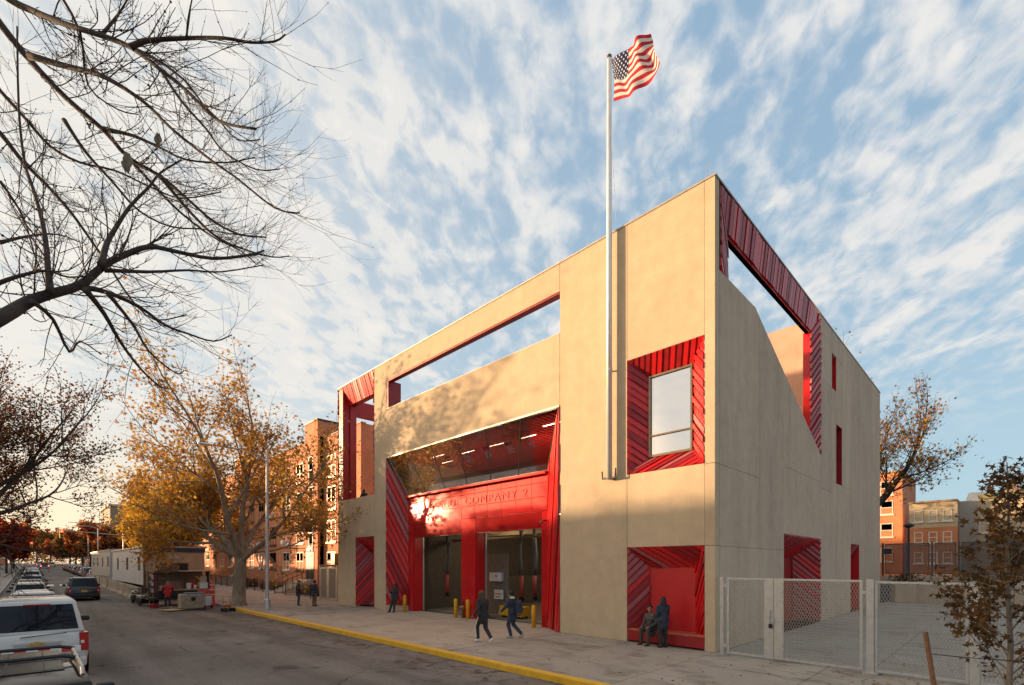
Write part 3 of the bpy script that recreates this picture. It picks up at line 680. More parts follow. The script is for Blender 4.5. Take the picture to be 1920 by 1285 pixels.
for a, b_, h, lb in [(-187, -141, 9.5, 'low brick shop row on the station side past the pink row'), (-328, -216, 11.5, 'long brick row on the station side between tenement and tan block')]:
    t_ = thing('shop_row', lb, 'building', (b_, 4.5, 0)); MB().box(a, 4.5, 0, b_, 16, h).build('wall', M['brick_red'], t_, world=True); MB().box(a, 4.2, h, b_, 16, h + .4).build('cornice', M['stone'], t_, world=True)
    for i_ in range(int((b_ - a) / 6)):
        for z_ in (3, 6.2): MB().box(a + 2 + i_ * 6, 4.44, z_, a + 4 + i_ * 6, 4.49, z_ + 1.8).build('window', M['glass_plain'], t_, world=True)
# tan tenement far down the street with fire escapes
tb = thing('tenement', 'tan brick tenement with fire escapes far down the street, above the site trailers', 'building', (-188, 2, 0))
M['tanbrick'] = brick('tan_brick', (.34, .24, .15), (.28, .19, .12), (.26, .2, .15), 1.5)
MB().box(-215, 2, 0, -188, 14, 21).build('wall', M['tanbrick'], tb, world=True)
MB().box(-215.3, 1.6, 21, -187.8, 14, 21.6).build('cornice', M['stone'], tb, world=True)
for i in range(6):
    for k in range(6): 
        window(tb, -213.5 + i * 4.2, 3.5 + k * 2.95, -211.7 + i * 4.2, 5.3 + k * 2.95, 2, M['white_trim'], M['glass_plain'], split=False)
for i in (1, 4):
    f_ = MB()
    for k in range(6):
        z = 3.2 + k * 2.95; x = -213 + i * 4.2; f_.box(x - 1.2, .8, z, x + 2.2, 2, z + .08); f_.box(x - 1.2, .8, z + .9, x + 2.2, .85, z + .95)
        f_.tube([(x - 1, 1, z), (x + 2, 1, z + 2.9)], .05, 4)
    f_.build('fire_escape', M['black'], tb, world=True)
t2 = thing('apartment_block', 'plain tan apartment block furthest down the street, left of the tenement', 'building', (-330, 3, 2))
MB().box(-370, 3, 0, -330, 40, 24).build('wall', M['stone'], t2, world=True)
MB().box(-370.3, 2.6, 24, -329.7, 40, 24.8).build('cornice', M['tanbrick'], t2, world=True)
for i in range(6):
    for k in range(6): window(t2, -368 + i * 6, 4 + k * 3.2, -366 + i * 6, 6 + k * 3.2, 3, M['white_trim'], M['glass_plain'], split=False)
t3 = thing('brick_row', 'low pink brick row beyond the site trailers under the yellow tree', 'building', (-112, 4, 0))
MB().box(-140, 4.5, 0, -104, 18, 12.5).build('wall', M['brick'], t3, world=True)
MB().box(-140.2, 4.2, 12.5, -103.8, 18, 12.9).build('cornice', M['stone'], t3, world=True)
for i in range(7):
    for k in range(4): window(t3, -138 + i * 5, 2.5 + k * 2.7, -136.4 + i * 5, 4.2 + k * 2.7, 4.5, M['white_trim'], M['glass_plain'], split=False)
# ---- right background
rb = thing('brick_block', 'tall narrow orange brick block right behind the station, its side wall in shade', 'building', (-8, 60, 0))
MB().box(-22, 60, 0, -2.57, 72, 14.2).build('wall', M['brick'], rb, world=True)
for z in (3.2, 6.2, 9.0, 11.4):
    for x in (-4.1, -7.2): window(rb, x - .62, z, x + .62, z + 1.7, 60, M['white_trim'], M['glass_plain'], split=False, blind=.5)
MB().box(-22.1, 59.9, 14.2, -2.47, 72.1, 14.32).build('coping', M['stone'], rb, world=True)
mb_ = thing('mixed_brick_house', 'three storey house with red brick below and cream render on its top floor', 'building', (0, 53, 0))
M['cream'] = simple('cream_render', (.56, .44, .29), .85, var=.08, nscale=.6, geo=True)
M['cream2'] = simple('grey_render', (.42, .37, .31), .85, var=.08, nscale=.6, geo=True)
MB().box(-1.14, 53, 0, 2.77, 64, 6.76).build('wall', M['brick'], mb_, world=True)
MB().box(-1.14, 53, 6.77, 2.77, 64, 9.42).build('wall', M['cream'], mb_, world=True)
MB().box(-1.2, 52.8, 9.42, 2.8, 64, 9.62).build('cornice', M['tanbrick'], mb_, world=True)
for z in (.6, 2.95, 5.1, 7.4):
    for x in (-.35, .85, 2.0): window(mb_, x - .37, z, x + .37, z + 1.2, 53, M['white_trim'], M['glass_plain'], split=False)
yb = thing('long_cream_building', 'long cream rendered building with olive cornice behind the young tree', 'building', (8, 54.6, 0))
MB().box(2.8, 54.6, 0, 4.26, 68, 9.5).build('wall', M['cream2'], yb, world=True)
MB().prism([(4.27, 0), (52, 0), (52, 11.4), (4.27, 9.55)], 54.6, 68, 'y').build('wall', M['cream'], yb, world=True)
MB().prism([(4.27, 9.55), (52, 11.4), (52, 11.85), (4.27, 10.0)], 54.4, 68, 'y').build('cornice', simple('olive_cornice', (.22, .20, .10), .7), yb, world=True)
window(yb, 4.35, 6.1, 5.7, 7.4, 54.6, M['white_trim'], M['glass_plain'])
MB().box(8.25, 54.0, 8.6, 8.6, 54.5, 12.1).build('chimney', M['brick'], yb, world=True)
MB().lathe([(.75, 0), (.75, .45), (.35, .85), (.05, 1.1)], (6.95, 57, 10.1), 12).build('roof_tank', M['tanbrick'], yb, world=True)
MB().prism([(3.1, 9.6), (5.6, 9.75), (5.5, 10.7), (3.4, 10.7)], 58, 59.5, 'y').build('roof_shed', simple('blue_slate', (.16, .20, .27), .6), yb, world=True)
lb_ = thing('low_brick_house', 'low orange brick house in front of the cream building at the right edge', 'building', (16, 49, 0))
MB().box(9.2, 49, 0, 22, 54.3, 6.6).build('wall', M['brick'], lb_, world=True)
MB().box(9.1, 48.9, 6.6, 22.1, 54.35, 6.75).build('coping', M['stone'], lb_, world=True)
for x in (11, 14, 17):
    for z in (2, 4.5): window(lb_, x - .5, z, x + .5, z + 1.4, 49, M['white_trim'], M['glass_plain'], split=False)
# ---------------------------------------------------------------- trees
def leafmat(name, c, var=.35):
    m = bpy.data.materials.new(name); m.use_nodes = True; t = m.node_tree; t.nodes.clear()
    o = nd(t, 'ShaderNodeOutputMaterial'); d = nd(t, 'ShaderNodeBsdfDiffuse'); tr = nd(t, 'ShaderNodeBsdfTranslucent')
    v = objcoord(t); cc = ramp(t, tnoise(t, v, 1.3, 4, .7), [(.3, scl(c, 1 - var)), (.7, scl(c, 1 + var))])
    t.links.new(cc, d.inputs[0]); t.links.new(cc, tr.inputs[0])
    mx_ = nd(t, 'ShaderNodeMixShader'); mx_.inputs[0].default_value = .42; t.links.new(d.outputs[0], mx_.inputs[1]); t.links.new(tr.outputs[0], mx_.inputs[2])
    t.links.new(mx_.outputs[0], o.inputs[0]); return m
LM = {k: leafmat('leaf_' + k, c) for k, c in dict(gold=(.46, .24, .05), orange=(.40, .16, .04), brown=(.20, .095, .04), olive=(.20, .14, .04), yellow=(.56, .34, .04), red=(.26, .035, .022), darkred=(.12, .028, .02), maple=(.15, .085, .033), maple2=(.085, .052, .026)).items()}
def barkmat(name, c, c2, sc=3):
    m, t, b = new_mat(name); v = objcoord(t, (1, 1, .5))
    t.links.new(ramp(t, tnoise(t, v, sc, 6, .7, .5), [(.35, c), (.65, c2)]), b.inputs['Base Color']); b.inputs['Roughness'].default_value = .9
    bump(t, b, tnoise(t, v, sc * 4, 4), .6, .03); return m
M['bark_plane'] = barkmat('plane_bark', (.17, .115, .075), (.33, .25, .17), 2.2)
M['bark_dark'] = barkmat('dark_bark', (.035, .024, .02), (.075, .05, .04), 5)
M['bark_grey'] = barkmat('grey_bark', (.15, .12, .10), (.26, .22, .18), 8)
def rvec(r): return Vector((r.gauss(0, 1), r.gauss(0, 1), r.gauss(0, 1))).normalized()
def grow(mb, p, d, ln, rad, lev, r, tips, P, rmin=.012):
    n = P['segs'] if lev > 1 else 3
    pts = [p.copy()]; q = p.copy(); dd = d.normalized()
    for i in range(n):
        dd = (dd + rvec(r) * P['wob'] + Vector((0, 0, P['up'])) + P.get('bias', Vector((0, 0, 0)))).normalized(); q = q + dd * (ln / n); pts.append(q.copy())
    taper = P.get('taper', .45)
    rads = [max(rmin * .6, rad * (1 - (1 - taper) * i / n)) for i in range(n + 1)]
    mb.tube(pts, rads, 8 if lev >= P['lv'] - 0 else 5 if lev > 1 else 3, cap=False)
    if lev <= P['leaflev']:
        for i in range(1, n + 1): tips.append((pts[i], dd))
    if lev == 0: return
    k = P['kids'][lev]
    for j in range(k):
        f = P['from'] + (1 - P['from']) * (j + r.random()) / k
        i = min(n - 1, int(f * n)); t_ = f * n - i; a = pts[i].lerp(pts[i + 1], t_); base = (pts[i + 1] - pts[i]).normalized()
        s_ = rvec(r); s_ = (s_ - base * s_.dot(base)).normalized(); ang = R(r.uniform(*P['ang']))
        nd_ = base * math.cos(ang) + s_ * math.sin(ang)
        grow(mb, a, nd_, ln * r.uniform(*P['lr']) * (1.15 - .4 * f), max(rmin, rads[i] * r.uniform(.45, .65)), lev - 1, r, tips, P, rmin)
    if True:
        grow(mb, pts[-1], dd, ln * r.uniform(.55, .75), rads[-1], lev - 1, r, tips, P, rmin)
def leaves(tips, r, per, size, spread, mats, wts, name, parent, shape='quad', keep=None):
    mb = MB()
    if shape == 'maple':
        base = []
        for k in range(10):
            a = math.pi * 2 * k / 10 + math.pi / 2; rr = (1.0, .42)[k % 2] if k not in (5,) else .3
            base.append((math.cos(a) * rr, math.sin(a) * rr))
    elif shape == 'star': base = [(0, 1), (.3, .35), (1, .3), (.4, -.2), (.5, -.9), (0, -.5), (-.5, -.9), (-.4, -.2), (-1, .3), (-.3, .35)]
    else: base = [(-.5, -.5), (.5, -.45), (.6, .4), (-.35, .55)]
    for p, d in tips:
        for k in range(per):
            if keep and r.random() > keep(p): continue
            c_ = p + rvec(r) * spread * r.random() ** .5; nrm_ = (rvec(r) + Vector((0, 0, .5))).normalized(); a = nrm_.orthogonal().normalized(); b_ = nrm_.cross(a)
            th = r.random() * 6.28; a, b_ = a * math.cos(th) + b_ * math.sin(th), b_ * math.cos(th) - a * math.sin(th)
            s_ = size * r.uniform(.6, 1.25); mi = r.choices(range(len(mats)), wts)[0]
            mb.add([c_ + a * x * s_ + b_ * y * s_ + nrm_ * (.12 * s_ * (x * x - .3)) for x, y in base], [tuple(range(len(base)))], mi)
    return mb.build(name, mats, parent, fix=False)
def tree(loc, label, seed, trunk_h, trunk_r, limbs, P, leafargs, bark, group=None, name='street_tree', lean=(0, 0), tl=None, limb_r=.55):
    r = random.Random(seed); root = thing(name, label, 'tree', loc, 0, group)
    mb = MB(); tips = []
    top = Vector((lean[0], lean[1], trunk_h))
    mb.tube([(0, 0, -.2), (0, 0, .25), (lean[0] * .3, lean[1] * .3, trunk_h * .4), top], [trunk_r * 1.65, trunk_r * 1.12, trunk_r * .95, trunk_r * .85], 12, cap=False)
    for d, ln, h in limbs:
        grow(mb, Vector((lean[0] * h, lean[1] * h, trunk_h * h)), Vector(d), ln, trunk_r * limb_r * r.uniform(.85, 1.1), P['lv'], r, tips, P)
    mb.build('trunk', bark, root, smooth=True, fix=False)
    per, size, spread, mats, wts, shape, keep = leafargs
    leaves(tips, r, per, size, spread, [LM[m] for m in mats], wts, 'crown', root, shape, keep)
    return root, tips
# big London plane by the kerb
PP = dict(lv=4, segs=5, wob=.15, up=.03, kids={4: 4, 3: 4, 2: 4, 1: 3}, ang=(26, 58), lr=(.52, .74), leaflev=1, taper=.5)
PP['from'] = .22
keep = lambda p: (.30 if p.x > 1.5 else .9) if p.z < 8.5 else .62 if p.z < 11.5 else .45
plane_tree, tips_ = tree((-30.0, -5.5, 0), 'big golden leaved plane tree with mottled trunk at the end of the yellow kerb', 21, 3.3, .42,
     [((.72, .42, .55), 5.0, .9), ((-.12, -.05, 1), 6.0, 1.0), ((-.75, -.45, .8), 5.8, 1.0), ((.3, -.35, .95), 6.0, 1.0), ((-.5, .5, .9), 5.8, 1.0), ((-.75, -.75, .3), 4.2, 1.0)],
     PP, (3, .115, .55, ['gold', 'yellow', 'orange', 'olive'], (6, 3, 3, 1), 'star', keep), M['bark_plane'], name='plane_tree', lean=(.15, .1), limb_r=.5)
# yellow tree behind the trailers
PY = dict(lv=3, segs=4, wob=.2, up=.08, kids={3: 5, 2: 5, 1: 4}, ang=(30, 70), lr=(.45, .65), leaflev=1, taper=.45); PY['from'] = .2
ytree, _ = tree((-68, -2.6, gz(-68)), 'dense golden yellow tree behind the white site trailers', 5, 3.2, .30, [((.5, .2, .7), 5.2, 1), ((-.5, .3, .8), 5.2, 1), ((0, -.5, .9), 5.2, 1), ((0, .3, 1), 5.8, 1), ((.6, -.4, .4), 4.8, 1)], PY, (9, .22, 1.2, ['yellow', 'gold', 'orange'], (7, 4, 1), 'quad', None), M['bark_dark'], 'street trees on the station side')
tree((-80, -3.4, gz(-80)), 'tall yellow tree standing past the site trailers', 6, 3.2, .3, [((.5, .2, .7), 5.0, 1), ((-.5, .3, .8), 5.0, 1), ((0, -.5, .9), 5.0, 1), ((0, .3, 1), 5.2, 1)], PY, (8, .28, 1.3, ['yellow', 'gold', 'olive'], (7, 4, 2), 'quad', None), M['bark_dark'], 'street trees on the station side')
# brown airy tree on the left side, and the red ones down the street
PL = dict(lv=4, segs=5, wob=.14, up=.06, kids={4: 3, 3: 4, 2: 4, 1: 3}, ang=(25, 60), lr=(.5, .7), leaflev=1, taper=.5); PL['from'] = .25
left_tree, _ = tree((-20.5, -19.6, 0), 'dark brown tree with thin leaves at the left edge, leaning over the parked cars', 31, 2.9, .26, [((.3, .2, .95), 3.9, 1), ((-.5, .3, .8), 3.9, 1), ((.1, .75, .6), 3.6, .9), ((.5, .2, .8), 3.7, 1), ((.3, .8, .35), 3.5, .8), ((-.4, .8, .5), 3.6, .9)],
     PL, (5, .052, .35, ['brown', 'orange', 'darkred', 'olive'], (6, 2, 3, 1), 'quad', lambda p: .7 if p.z > 3.7 else 0), M['bark_dark'], 'trees along the left pavement')
left_tree.scale = (1.18, 1.18, 1.18)
def dup_tree(root, loc, rz, s, label):
    c_ = copy_tree(root); c_.location = loc; c_.rotation_euler.z = rz; c_.scale = (s, s, s); c_['label'] = label; return c_
redt, _ = tree((-108, -19.2, gz(-108)), 'bright red tree on the left pavement behind the parked cars', 41, 4.2, .22, [((.5, .2, .7), 4.0, 1), ((-.5, .3, .7), 4.0, 1), ((0, .6, .7), 4.0, 1), ((0, -.2, 1), 4.4, 1)], PY, (7, .42, 1.1, ['red', 'darkred', 'orange'], (6, 3, 2), 'quad', None), M['bark_dark'], 'trees along the left pavement')
redt.scale = (.72, .72, .72)
dup_tree(redt, (-128, -18.8, gz(-128)), 1.2, .8, 'smaller red tree further along the left pavement, second of the red ones')
dup_tree(redt, (-175, -18.6, gz(-175)), 2.2, .9, 'distant red tree at the far end of the left pavement')
rt2, _ = tree((-128, -2.6, gz(-128)), 'rust red tree on the station side beyond the trailers, nearest of the red row', 43, 2.6, .25, [((.5, .2, .7), 4.2, 1), ((-.5, .3, .7), 4.2, 1), ((0, .6, .7), 4.2, 1), ((0, -.4, 1), 4.4, 1)], PY, (7, .45, 1.2, ['red', 'orange', 'brown'], (4, 4, 3), 'quad', None), M['bark_dark'], 'street trees on the station side')
ot, _ = tree((-158, -2.8, gz(-158)), 'dull olive brown tree among the red ones down the street', 44, 2.6, .25, [((.5, .2, .7), 4.2, 1), ((-.5, .3, .7), 4.2, 1), ((0, .6, .7), 4.2, 1), ((0, -.4, 1), 4.4, 1)], PY, (7, .48, 1.2, ['olive', 'brown', 'orange'], (4, 4, 2), 'quad', None), M['bark_dark'], 'street trees on the station side')
for i, (x, s_, src, lb) in enumerate([(-185, 1.05, rt2, 'rust red tree just past the olive brown tree'), (-215, 1.1, rt2, 'fourth red tree from the trailers on the station side'), (-250, 1.15, ot, 'brownish tree far down the station side'), (-290, 1.3, rt2, 'far red tree close to where the street vanishes'), (-350, 1.5, ot, 'furthest brown tree closing the view down the street'), (-380, 1.5, redt, 'furthest red tree closing the view down the street')]):
    dup_tree(src, (x, -2.8 if i < 4 else -8 - 5 * (i - 4), gz(x)), i * 1.3, s_, lb)
# airy tree behind the station on the right
rear_tree, _ = tree((-4.4, 44, 0), 'tall airy orange leaved tree rising behind the station, in front of the brick block', 51, 4.5, .32, [((.35, -.1, .9), 4.8, 1), ((.7, .1, .5), 4.6, .95), ((-.3, .2, 1), 4.8, 1), ((.1, -.3, 1), 5.2, 1), ((.6, -.3, .7), 4.5, .9)],
     PL, (2, .10, .5, ['orange', 'gold', 'brown', 'olive'], (3, 6, 2, 3), 'star', lambda p: .28), M['bark_dark'])
rear_tree.scale = (1.4, 1.4, 1.5)
tree((8.6, 50, 0), 'small golden tree behind the grey yard fence in front of the cream building', 52, 2.2, .16, [((.35, -.1, .9), 2.6, 1), ((.7, .1, .5), 2.4, .95), ((-.5, .2, .8), 2.4, 1), ((.1, -.3, 1), 2.6, 1)],
     PY, (7, .24, .6, ['gold', 'orange', 'olive'], (5, 3, 2), 'quad', None), M['bark_dark'])
# distant mass of trees closing the street
rd_ = random.Random(4); tp = [(Vector((rd_.uniform(-40, 0), y_ + rd_.gauss(0, 3), max(.5, rd_.gauss(6, 3.5)))), Vector((0, 0, 1))) for y_ in range(-75, 60, 1) for _ in range(9)]
fw_ = leaves(tp, rd_, 5, .9, 2.4, [LM['brown'], LM['darkred'], LM['olive'], LM['orange']], (5, 3, 3, 2), 'distant_trees', None)
fw_.location = (-470, 0, 2.8); tag(fw_, 'hazy mass of autumn trees closing the far end of the street', 'trees', kind='stuff')
# ---- bare tree overhead, its limbs reach in from the left
CF = Vector((-.7129, .7013, 0)); CR = Vector((.7013, .7129, 0)); CC = Vector((6.57, -15.54, 2.8))
def at(px_, py_, dep): return CC + CF * dep + CR * ((px_ - 960) / 918 * dep) + Vector((0, 0, (1059 - py_) / 918 * dep))
bare = thing('bare_tree', 'leafless dark tree whose branches hang over the left of the street', 'tree', (-2.2, -18.6, 0))
bm_ = MB(); rb_ = random.Random(12)
LIMBS = [
 (8.5, 7.0, .075, .016, [(-60, -60), (20, 0), (60, 20), (120, 45), (190, 67), (245, 89), (300, 130), (350, 170), (400, 220), (435, 235), (480, 242)]),
 (7.4, 7.2, .05, .010, [(245, 89), (275, 77), (350, 72), (420, 72), (470, 80), (515, 78), (535, 65)]),
 (8.5, 8.5, .085, .012, [(-70, -50), (0, 45), (55, 112), (125, 185), (195, 245), (240, 295), (300, 330), (350, 372), (400, 415), (450, 440), (500, 445)]),
 (8.2, 7.4, .06, .010, [(55, 105), (125, 125), (185, 140), (235, 167), (280, 200), (320, 240), (395, 300), (445, 335), (515, 390), (562, 400)]),
 (6.2, 8.4, .115, .016, [(-120, 660), (0, 598), (50, 568), (90, 553), (150, 535), (195, 498), (235, 478), (280, 463), (330, 472), (400, 485), (470, 478), (495, 470)]),
 (7.0, 8.4, .055, .012, [(190, 498), (200, 458), (220, 423), (245, 386), (280, 350), (300, 325), (340, 300)]),
 (6.7, 8.0, .055, .012, [(95, 548), (90, 508), (85, 448), (75, 398), (60, 348), (45, 298), (35, 200), (32, 50)]),
 (7.0, 8.6, .05, .009, [(150, 538), (200, 548), (260, 575), (310, 610), (350, 625), (400, 640), (435, 628)]),
 (7.0, 8.6, .05, .008, [(160, 543), (195, 588), (225, 640), (262, 690), (300, 725), (320, 728)]),
 (7.2, 8.2, .035, .008, [(195, 507), (280, 510), (350, 507), (415, 510), (495, 497)]),
 (7.9, 8.2, .035, .009, [(190, 67), (212, 40), (230, 15), (245, -15)]),
 (7.3, 7.2, .02, .008, [(350, 72), (353, 35), (362, -10)]),
 (8.8, 9.2, .06, .010, [(-60, 190), (0, 250), (40, 300), (85, 345), (130, 395), (170, 450), (205, 500), (245, 560), (290, 600), (350, 590)]),
 (9.0, 9.4, .05, .010, [(-40, 120), (0, 170), (50, 225), (95, 275), (150, 305), (215, 320), (280, 350), (340, 372), (415, 360)]),
 (8.4, 8.0, .04, .008, [(195, 242), (250, 255), (300, 277), (350, 300), (425, 305), (478, 295)]),
 (8.4, 9.0, .04, .008, [(120, 225), (160, 285), (210, 340), (260, 395), (320, 425), (380, 430), (455, 442)]),
 (6.3, 7.0, .045, .008, [(-60, 560), (0, 530), (50, 514), (88, 508), (130, 520), (180, 515)]),
 (8.0, 8.8, .04, .008, [(300, 330), (345, 385), (400, 440), (450, 465), (510, 482), (542, 480)]),
 (6.6, 8.2, .04, .008, [(60, 565), (100, 600), (130, 660), (150, 640), (190, 665)]),
 (7.8, 8.6, .03, .008, [(100, -30), (150, 60), (165, 160), (220, 205), (260, 215)]),
 (8.6, 7.6, .035, .008, [(245, 89), (290, 110), (345, 150), (380, 195), (410, 225), (445, 262), (488, 262)]),
 (8.6, 8.0, .035, .008, [(300, 130), (340, 190), (385, 240), (420, 285), (480, 318), (525, 317)]),
 (8.4, 8.8, .035, .008, [(240, 295), (290, 350), (340, 400), (400, 445), (450, 470), (480, 495)]),
 (7.2, 8.8, .035, .008, [(200, 548), (250, 610), (280, 660), (330, 700), (345, 695)]),
 (7.0, 8.4, .03, .007, [(0, 455), (60, 442), (110, 440), (150, 455)]),
 (8.6, 9.0, .03, .007, [(0, 340), (40, 400), (60, 460), (70, 500)]),
]
def smooth_path(p, sub=3):
    out = []
    for i in range(len(p) - 1):
        p0, p1, p2, p3 = p[max(0, i - 1)], p[i], p[i + 1], p[min(len(p) - 1, i + 2)]
        for k in range(sub):
            t_ = k / sub; out.append(.5 * ((2 * p1) + (p2 - p0) * t_ + (2 * p0 - 5 * p1 + 4 * p2 - p3) * t_ * t_ + (3 * p1 - p0 - 3 * p2 + p3) * t_ ** 3))
    out.append(p[-1]); return out
def twig(p, d, ln, rad, lev):
    n = 5 if lev else 4; pts = [p]; q = p; dd = d.normalized()
    for i in range(n):
        dd = (dd + rvec(rb_) * .16 + Vector((0, 0, .05 + .10 * i / n))).normalized(); q = q + dd * ln / n; pts.append(q)
    bm_.tube(pts, [rad * (1 - .6 * i / n) for i in range(n + 1)], 4 if lev else 3, cap=True)
    for i in range(1, n + 1):                      # buds
        if lev == 0 and rb_.random() < .5: bm_.ball(tuple(pts[i]), rad * 1.9, 4)
    if lev:
        for j in range(rb_.randint(3, 5)):
            i = rb_.randint(1, n - 1); base = (pts[i + 1] - pts[i]).normalized(); s_ = rvec(rb_); s_ = (s_ - base * s_.dot(base)).normalized(); a = R(rb_.uniform(25, 55))
            twig(pts[i], base * math.cos(a) + s_ * math.sin(a), ln * rb_.uniform(.35, .6), rad * .55, lev - 1)
for d0, d1, r0, r1, pp in LIMBS:
    pts = [at(x, y, d0 + (d1 - d0) * i / (len(pp) - 1) + rb_.uniform(-.1, .1)) for i, (x, y) in enumerate(pp)]
    pts = smooth_path(pts); n = len(pts)
    rr = [r0 + (r1 - r0) * (i / (n - 1)) ** .5 for i in range(n)]
    bm_.tube(pts, rr, 7, cap=True)
    L_ = sum((pts[i + 1] - pts[i]).length for i in range(n - 1)); k = int(L_ * 6.2)
    for j in range(k):
        i = min(n - 2, int((.12 + .88 * (j + rb_.random()) / k) * (n - 1))); base = (pts[i + 1] - pts[i]).normalized()
        s_ = rvec(rb_); s_ = (s_ - base * s_.dot(base)).normalized(); a = R(rb_.uniform(22, 58))
        twig(pts[i], base * math.cos(a) + s_ * math.sin(a), rb_.uniform(.45, 1.25), max(.0042, rr[i] * .3) if rr[i] < .04 else .011, rb_.choice((0, 1, 1, 1, 2)))
tr0 = Vector((-2.2, -18.6, 0))
bm_.tube([tr0 - Vector((0, 0, .2)), tr0 + Vector((0, 0, 2)), tr0 + Vector((-.1, .2, 4)), tr0 + Vector((0, .3, 7)), tr0 + Vector((.1, .5, 11))], [.42, .34, .3, .24, .16], 12, cap=False)
for q, hh, d_ in [((-120, 660), 4.2, 6.2), ((-60, -60), 9.5, 8.5), ((-70, -50), 10, 8.5), ((-60, 190), 8, 8.8), ((-40, 120), 9, 9.0), ((-60, 560), 5, 6.3)]:
    a = tr0 + Vector((0, .3, hh)); b_ = at(*q, d_); bm_.tube([a, a.lerp(b_, .5) + Vector((0, 0, -.2)), b_], [.14, .11, .09], 8, cap=False)
bm_.build('trunk', M['bark_dark'], bare, smooth=True, world=True, fix=False)
# two scraps of plastic caught in the twigs
for (x, y, d_, lb) in [(238, 305, 7.6, 'larger torn beige plastic bag snagged in the bare branches'), (296, 262, 7.8, 'small torn plastic scrap snagged above the larger bag')]:
    m_ = MB(); c_ = at(x, y, d_); k_ = .14 if x < 250 else .09; grid = []
    for i in range(6):
        for j in range(7):
            u_, v_ = i / 5 - .5, j / 6 - .5; grid.append(c_ + CR * (u_ * k_ * 1.2 * (1 - .8 * abs(v_ + .1))) + Vector((0, 0, -v_ * k_ * 2.2)) + CF * (math.sin(i * 2.1 + j * 1.3) * .03))
    m_.add(grid, [(i * 7 + j, i * 7 + j + 1, (i + 1) * 7 + j + 1, (i + 1) * 7 + j) for i in range(5) for j in range(6)])
    tag(m_.build('plastic_bag', simple('old_plastic', (.24, .19, .13), .7, var=.4), smooth=True, fix=False), lb, 'bag')
# ---- young staked maple in front of the yard fence
PM = dict(lv=1, segs=6, wob=.10, up=.10, kids={1: 3}, ang=(25, 50), lr=(.4, .6), leaflev=1, taper=.3); PM['from'] = .3
sap = thing('young_maple', 'young staked maple with brown leaves at the right, in front of the mesh fence', 'tree', (6.56, -5.0, 0))
sm_ = MB(); rs = random.Random(77); tips = []
sm_.tube([(0, 0, -.1), (0, 0, .6), (.02, 0, 1.6), (-.02, .01, 2.6), (.0, .02, 3.6), (-.02, 0, 4.35)], [.05, .04, .035, .026, .016, .007], 8, cap=False)
for j in range(34):
    h = .75 + 3.3 * (j + rs.random() * .7) / 34; a = j * 2.4 + rs.uniform(-.4, .4); ln = (1.35 - .26 * h) * rs.uniform(.7, 1.15)
    ln = max(.28, ln); grow(sm_, Vector((0, 0, h)), Vector((math.cos(a), math.sin(a), .75 if h < 2.2 else 1.3)), ln, .014 - .002 * h, 1, rs, tips, PM, .0035)
tips.append((Vector((-.02, 0, 4.4)), Vector((0, 0, 1))))
sm_.build('trunk', M['bark_grey'], sap, smooth=True, fix=False)
leaves(tips, rs, 6, .060, .15, [LM['maple'], LM['maple2'], LM['brown']], (5, 4, 2), 'crown', sap, 'maple', lambda p: .95 if p.z < 2.6 else .42)
stk = MB(); stk.tube([(5.88, -5.45, -.2), (5.62, -5.3, 1.72)], .034, 8)
tag(stk.build('tree_stake', simple('stake_wood', (.20, .095, .045), .8, var=.3, nscale=12, bstr=.3)), 'leaning round wooden stake tied to the young maple', 'stake')
wr_ = MB(); wr_.tube([(5.66, -5.33, 1.38), (6.1, -5.2, 1.36), (6.56, -5.05, 1.36), (7.2, -5.1, 1.33)], .007, 5); tag(wr_.build('tie_wire', M['black']), 'thin black wire running from the wooden stake past the maple trunk', 'wire')
# ---------------------------------------------------------------- vehicles
def paint(name, c, metal=.3): return simple(name, c, .28, metal, .04, 2, coat=.7)
M['p_white'] = paint('white_car_paint', (.52, .50, .47), 0); M['p_silver'] = paint('silver_car_paint', (.42, .42, .41), .6)
M['p_black'] = paint('black_car_paint', (.018, .019, .022)); M['p_blue'] = paint('dark_blue_car_paint', (.03, .05, .09)); M['p_grey'] = paint('grey_car_paint', (.16, .16, .16), .5)
M['p_red'] = paint('red_car_paint', (.35, .02, .02)); M['p_bronze'] = paint('bronze_car_paint', (.055, .042, .033), .3); M['p_tan'] = paint('tan_car_paint', (.40, .34, .26), .4)
M['carglass'] = glass('car_glass', (.012, .013, .018), .0, .03, False, .55)
M['tyre'] = simple('tyre', (.015, .015, .015), .8); M['rim'] = simple('rim', (.45, .45, .45), .35, .8)
M['trim'] = simple('black_trim', (.02, .02, .02), .55)
M['tail'] = simple('tail_lamp_red', (.40, .012, .010), .2, coat=.6); M['tailw'] = simple('tail_lamp_clear', (.7, .6, .55), .2)
M['plate'] = simple('plate_orange', (.70, .32, .04), .5); M['gold'] = simple('gold_emblem', (.65, .42, .10), .3, .5)
def patch(m, a, b, c, d, u0, u1, v0, v1, off, mi=0):
    """sub-rectangle of the bilinear quad a b c d pushed outward by off"""
    a, b, c, d = map(Vector, (a, b, c, d))
    def P_(u, v): return (a * (1 - u) + b * u) * (1 - v) + (d * (1 - u) + c * u) * v
    n = (b - a).cross(d - a).normalized() * off; q = [P_(u0, v0), P_(u1, v0), P_(u1, v1), P_(u0, v1)]
    m.add([p - n * .5 for p in q] + [p + n for p in q], [(0, 3, 2, 1), (4, 5, 6, 7), (0, 1, 5, 4), (1, 2, 6, 5), (2, 3, 7, 6), (3, 0, 4, 7)], mi)
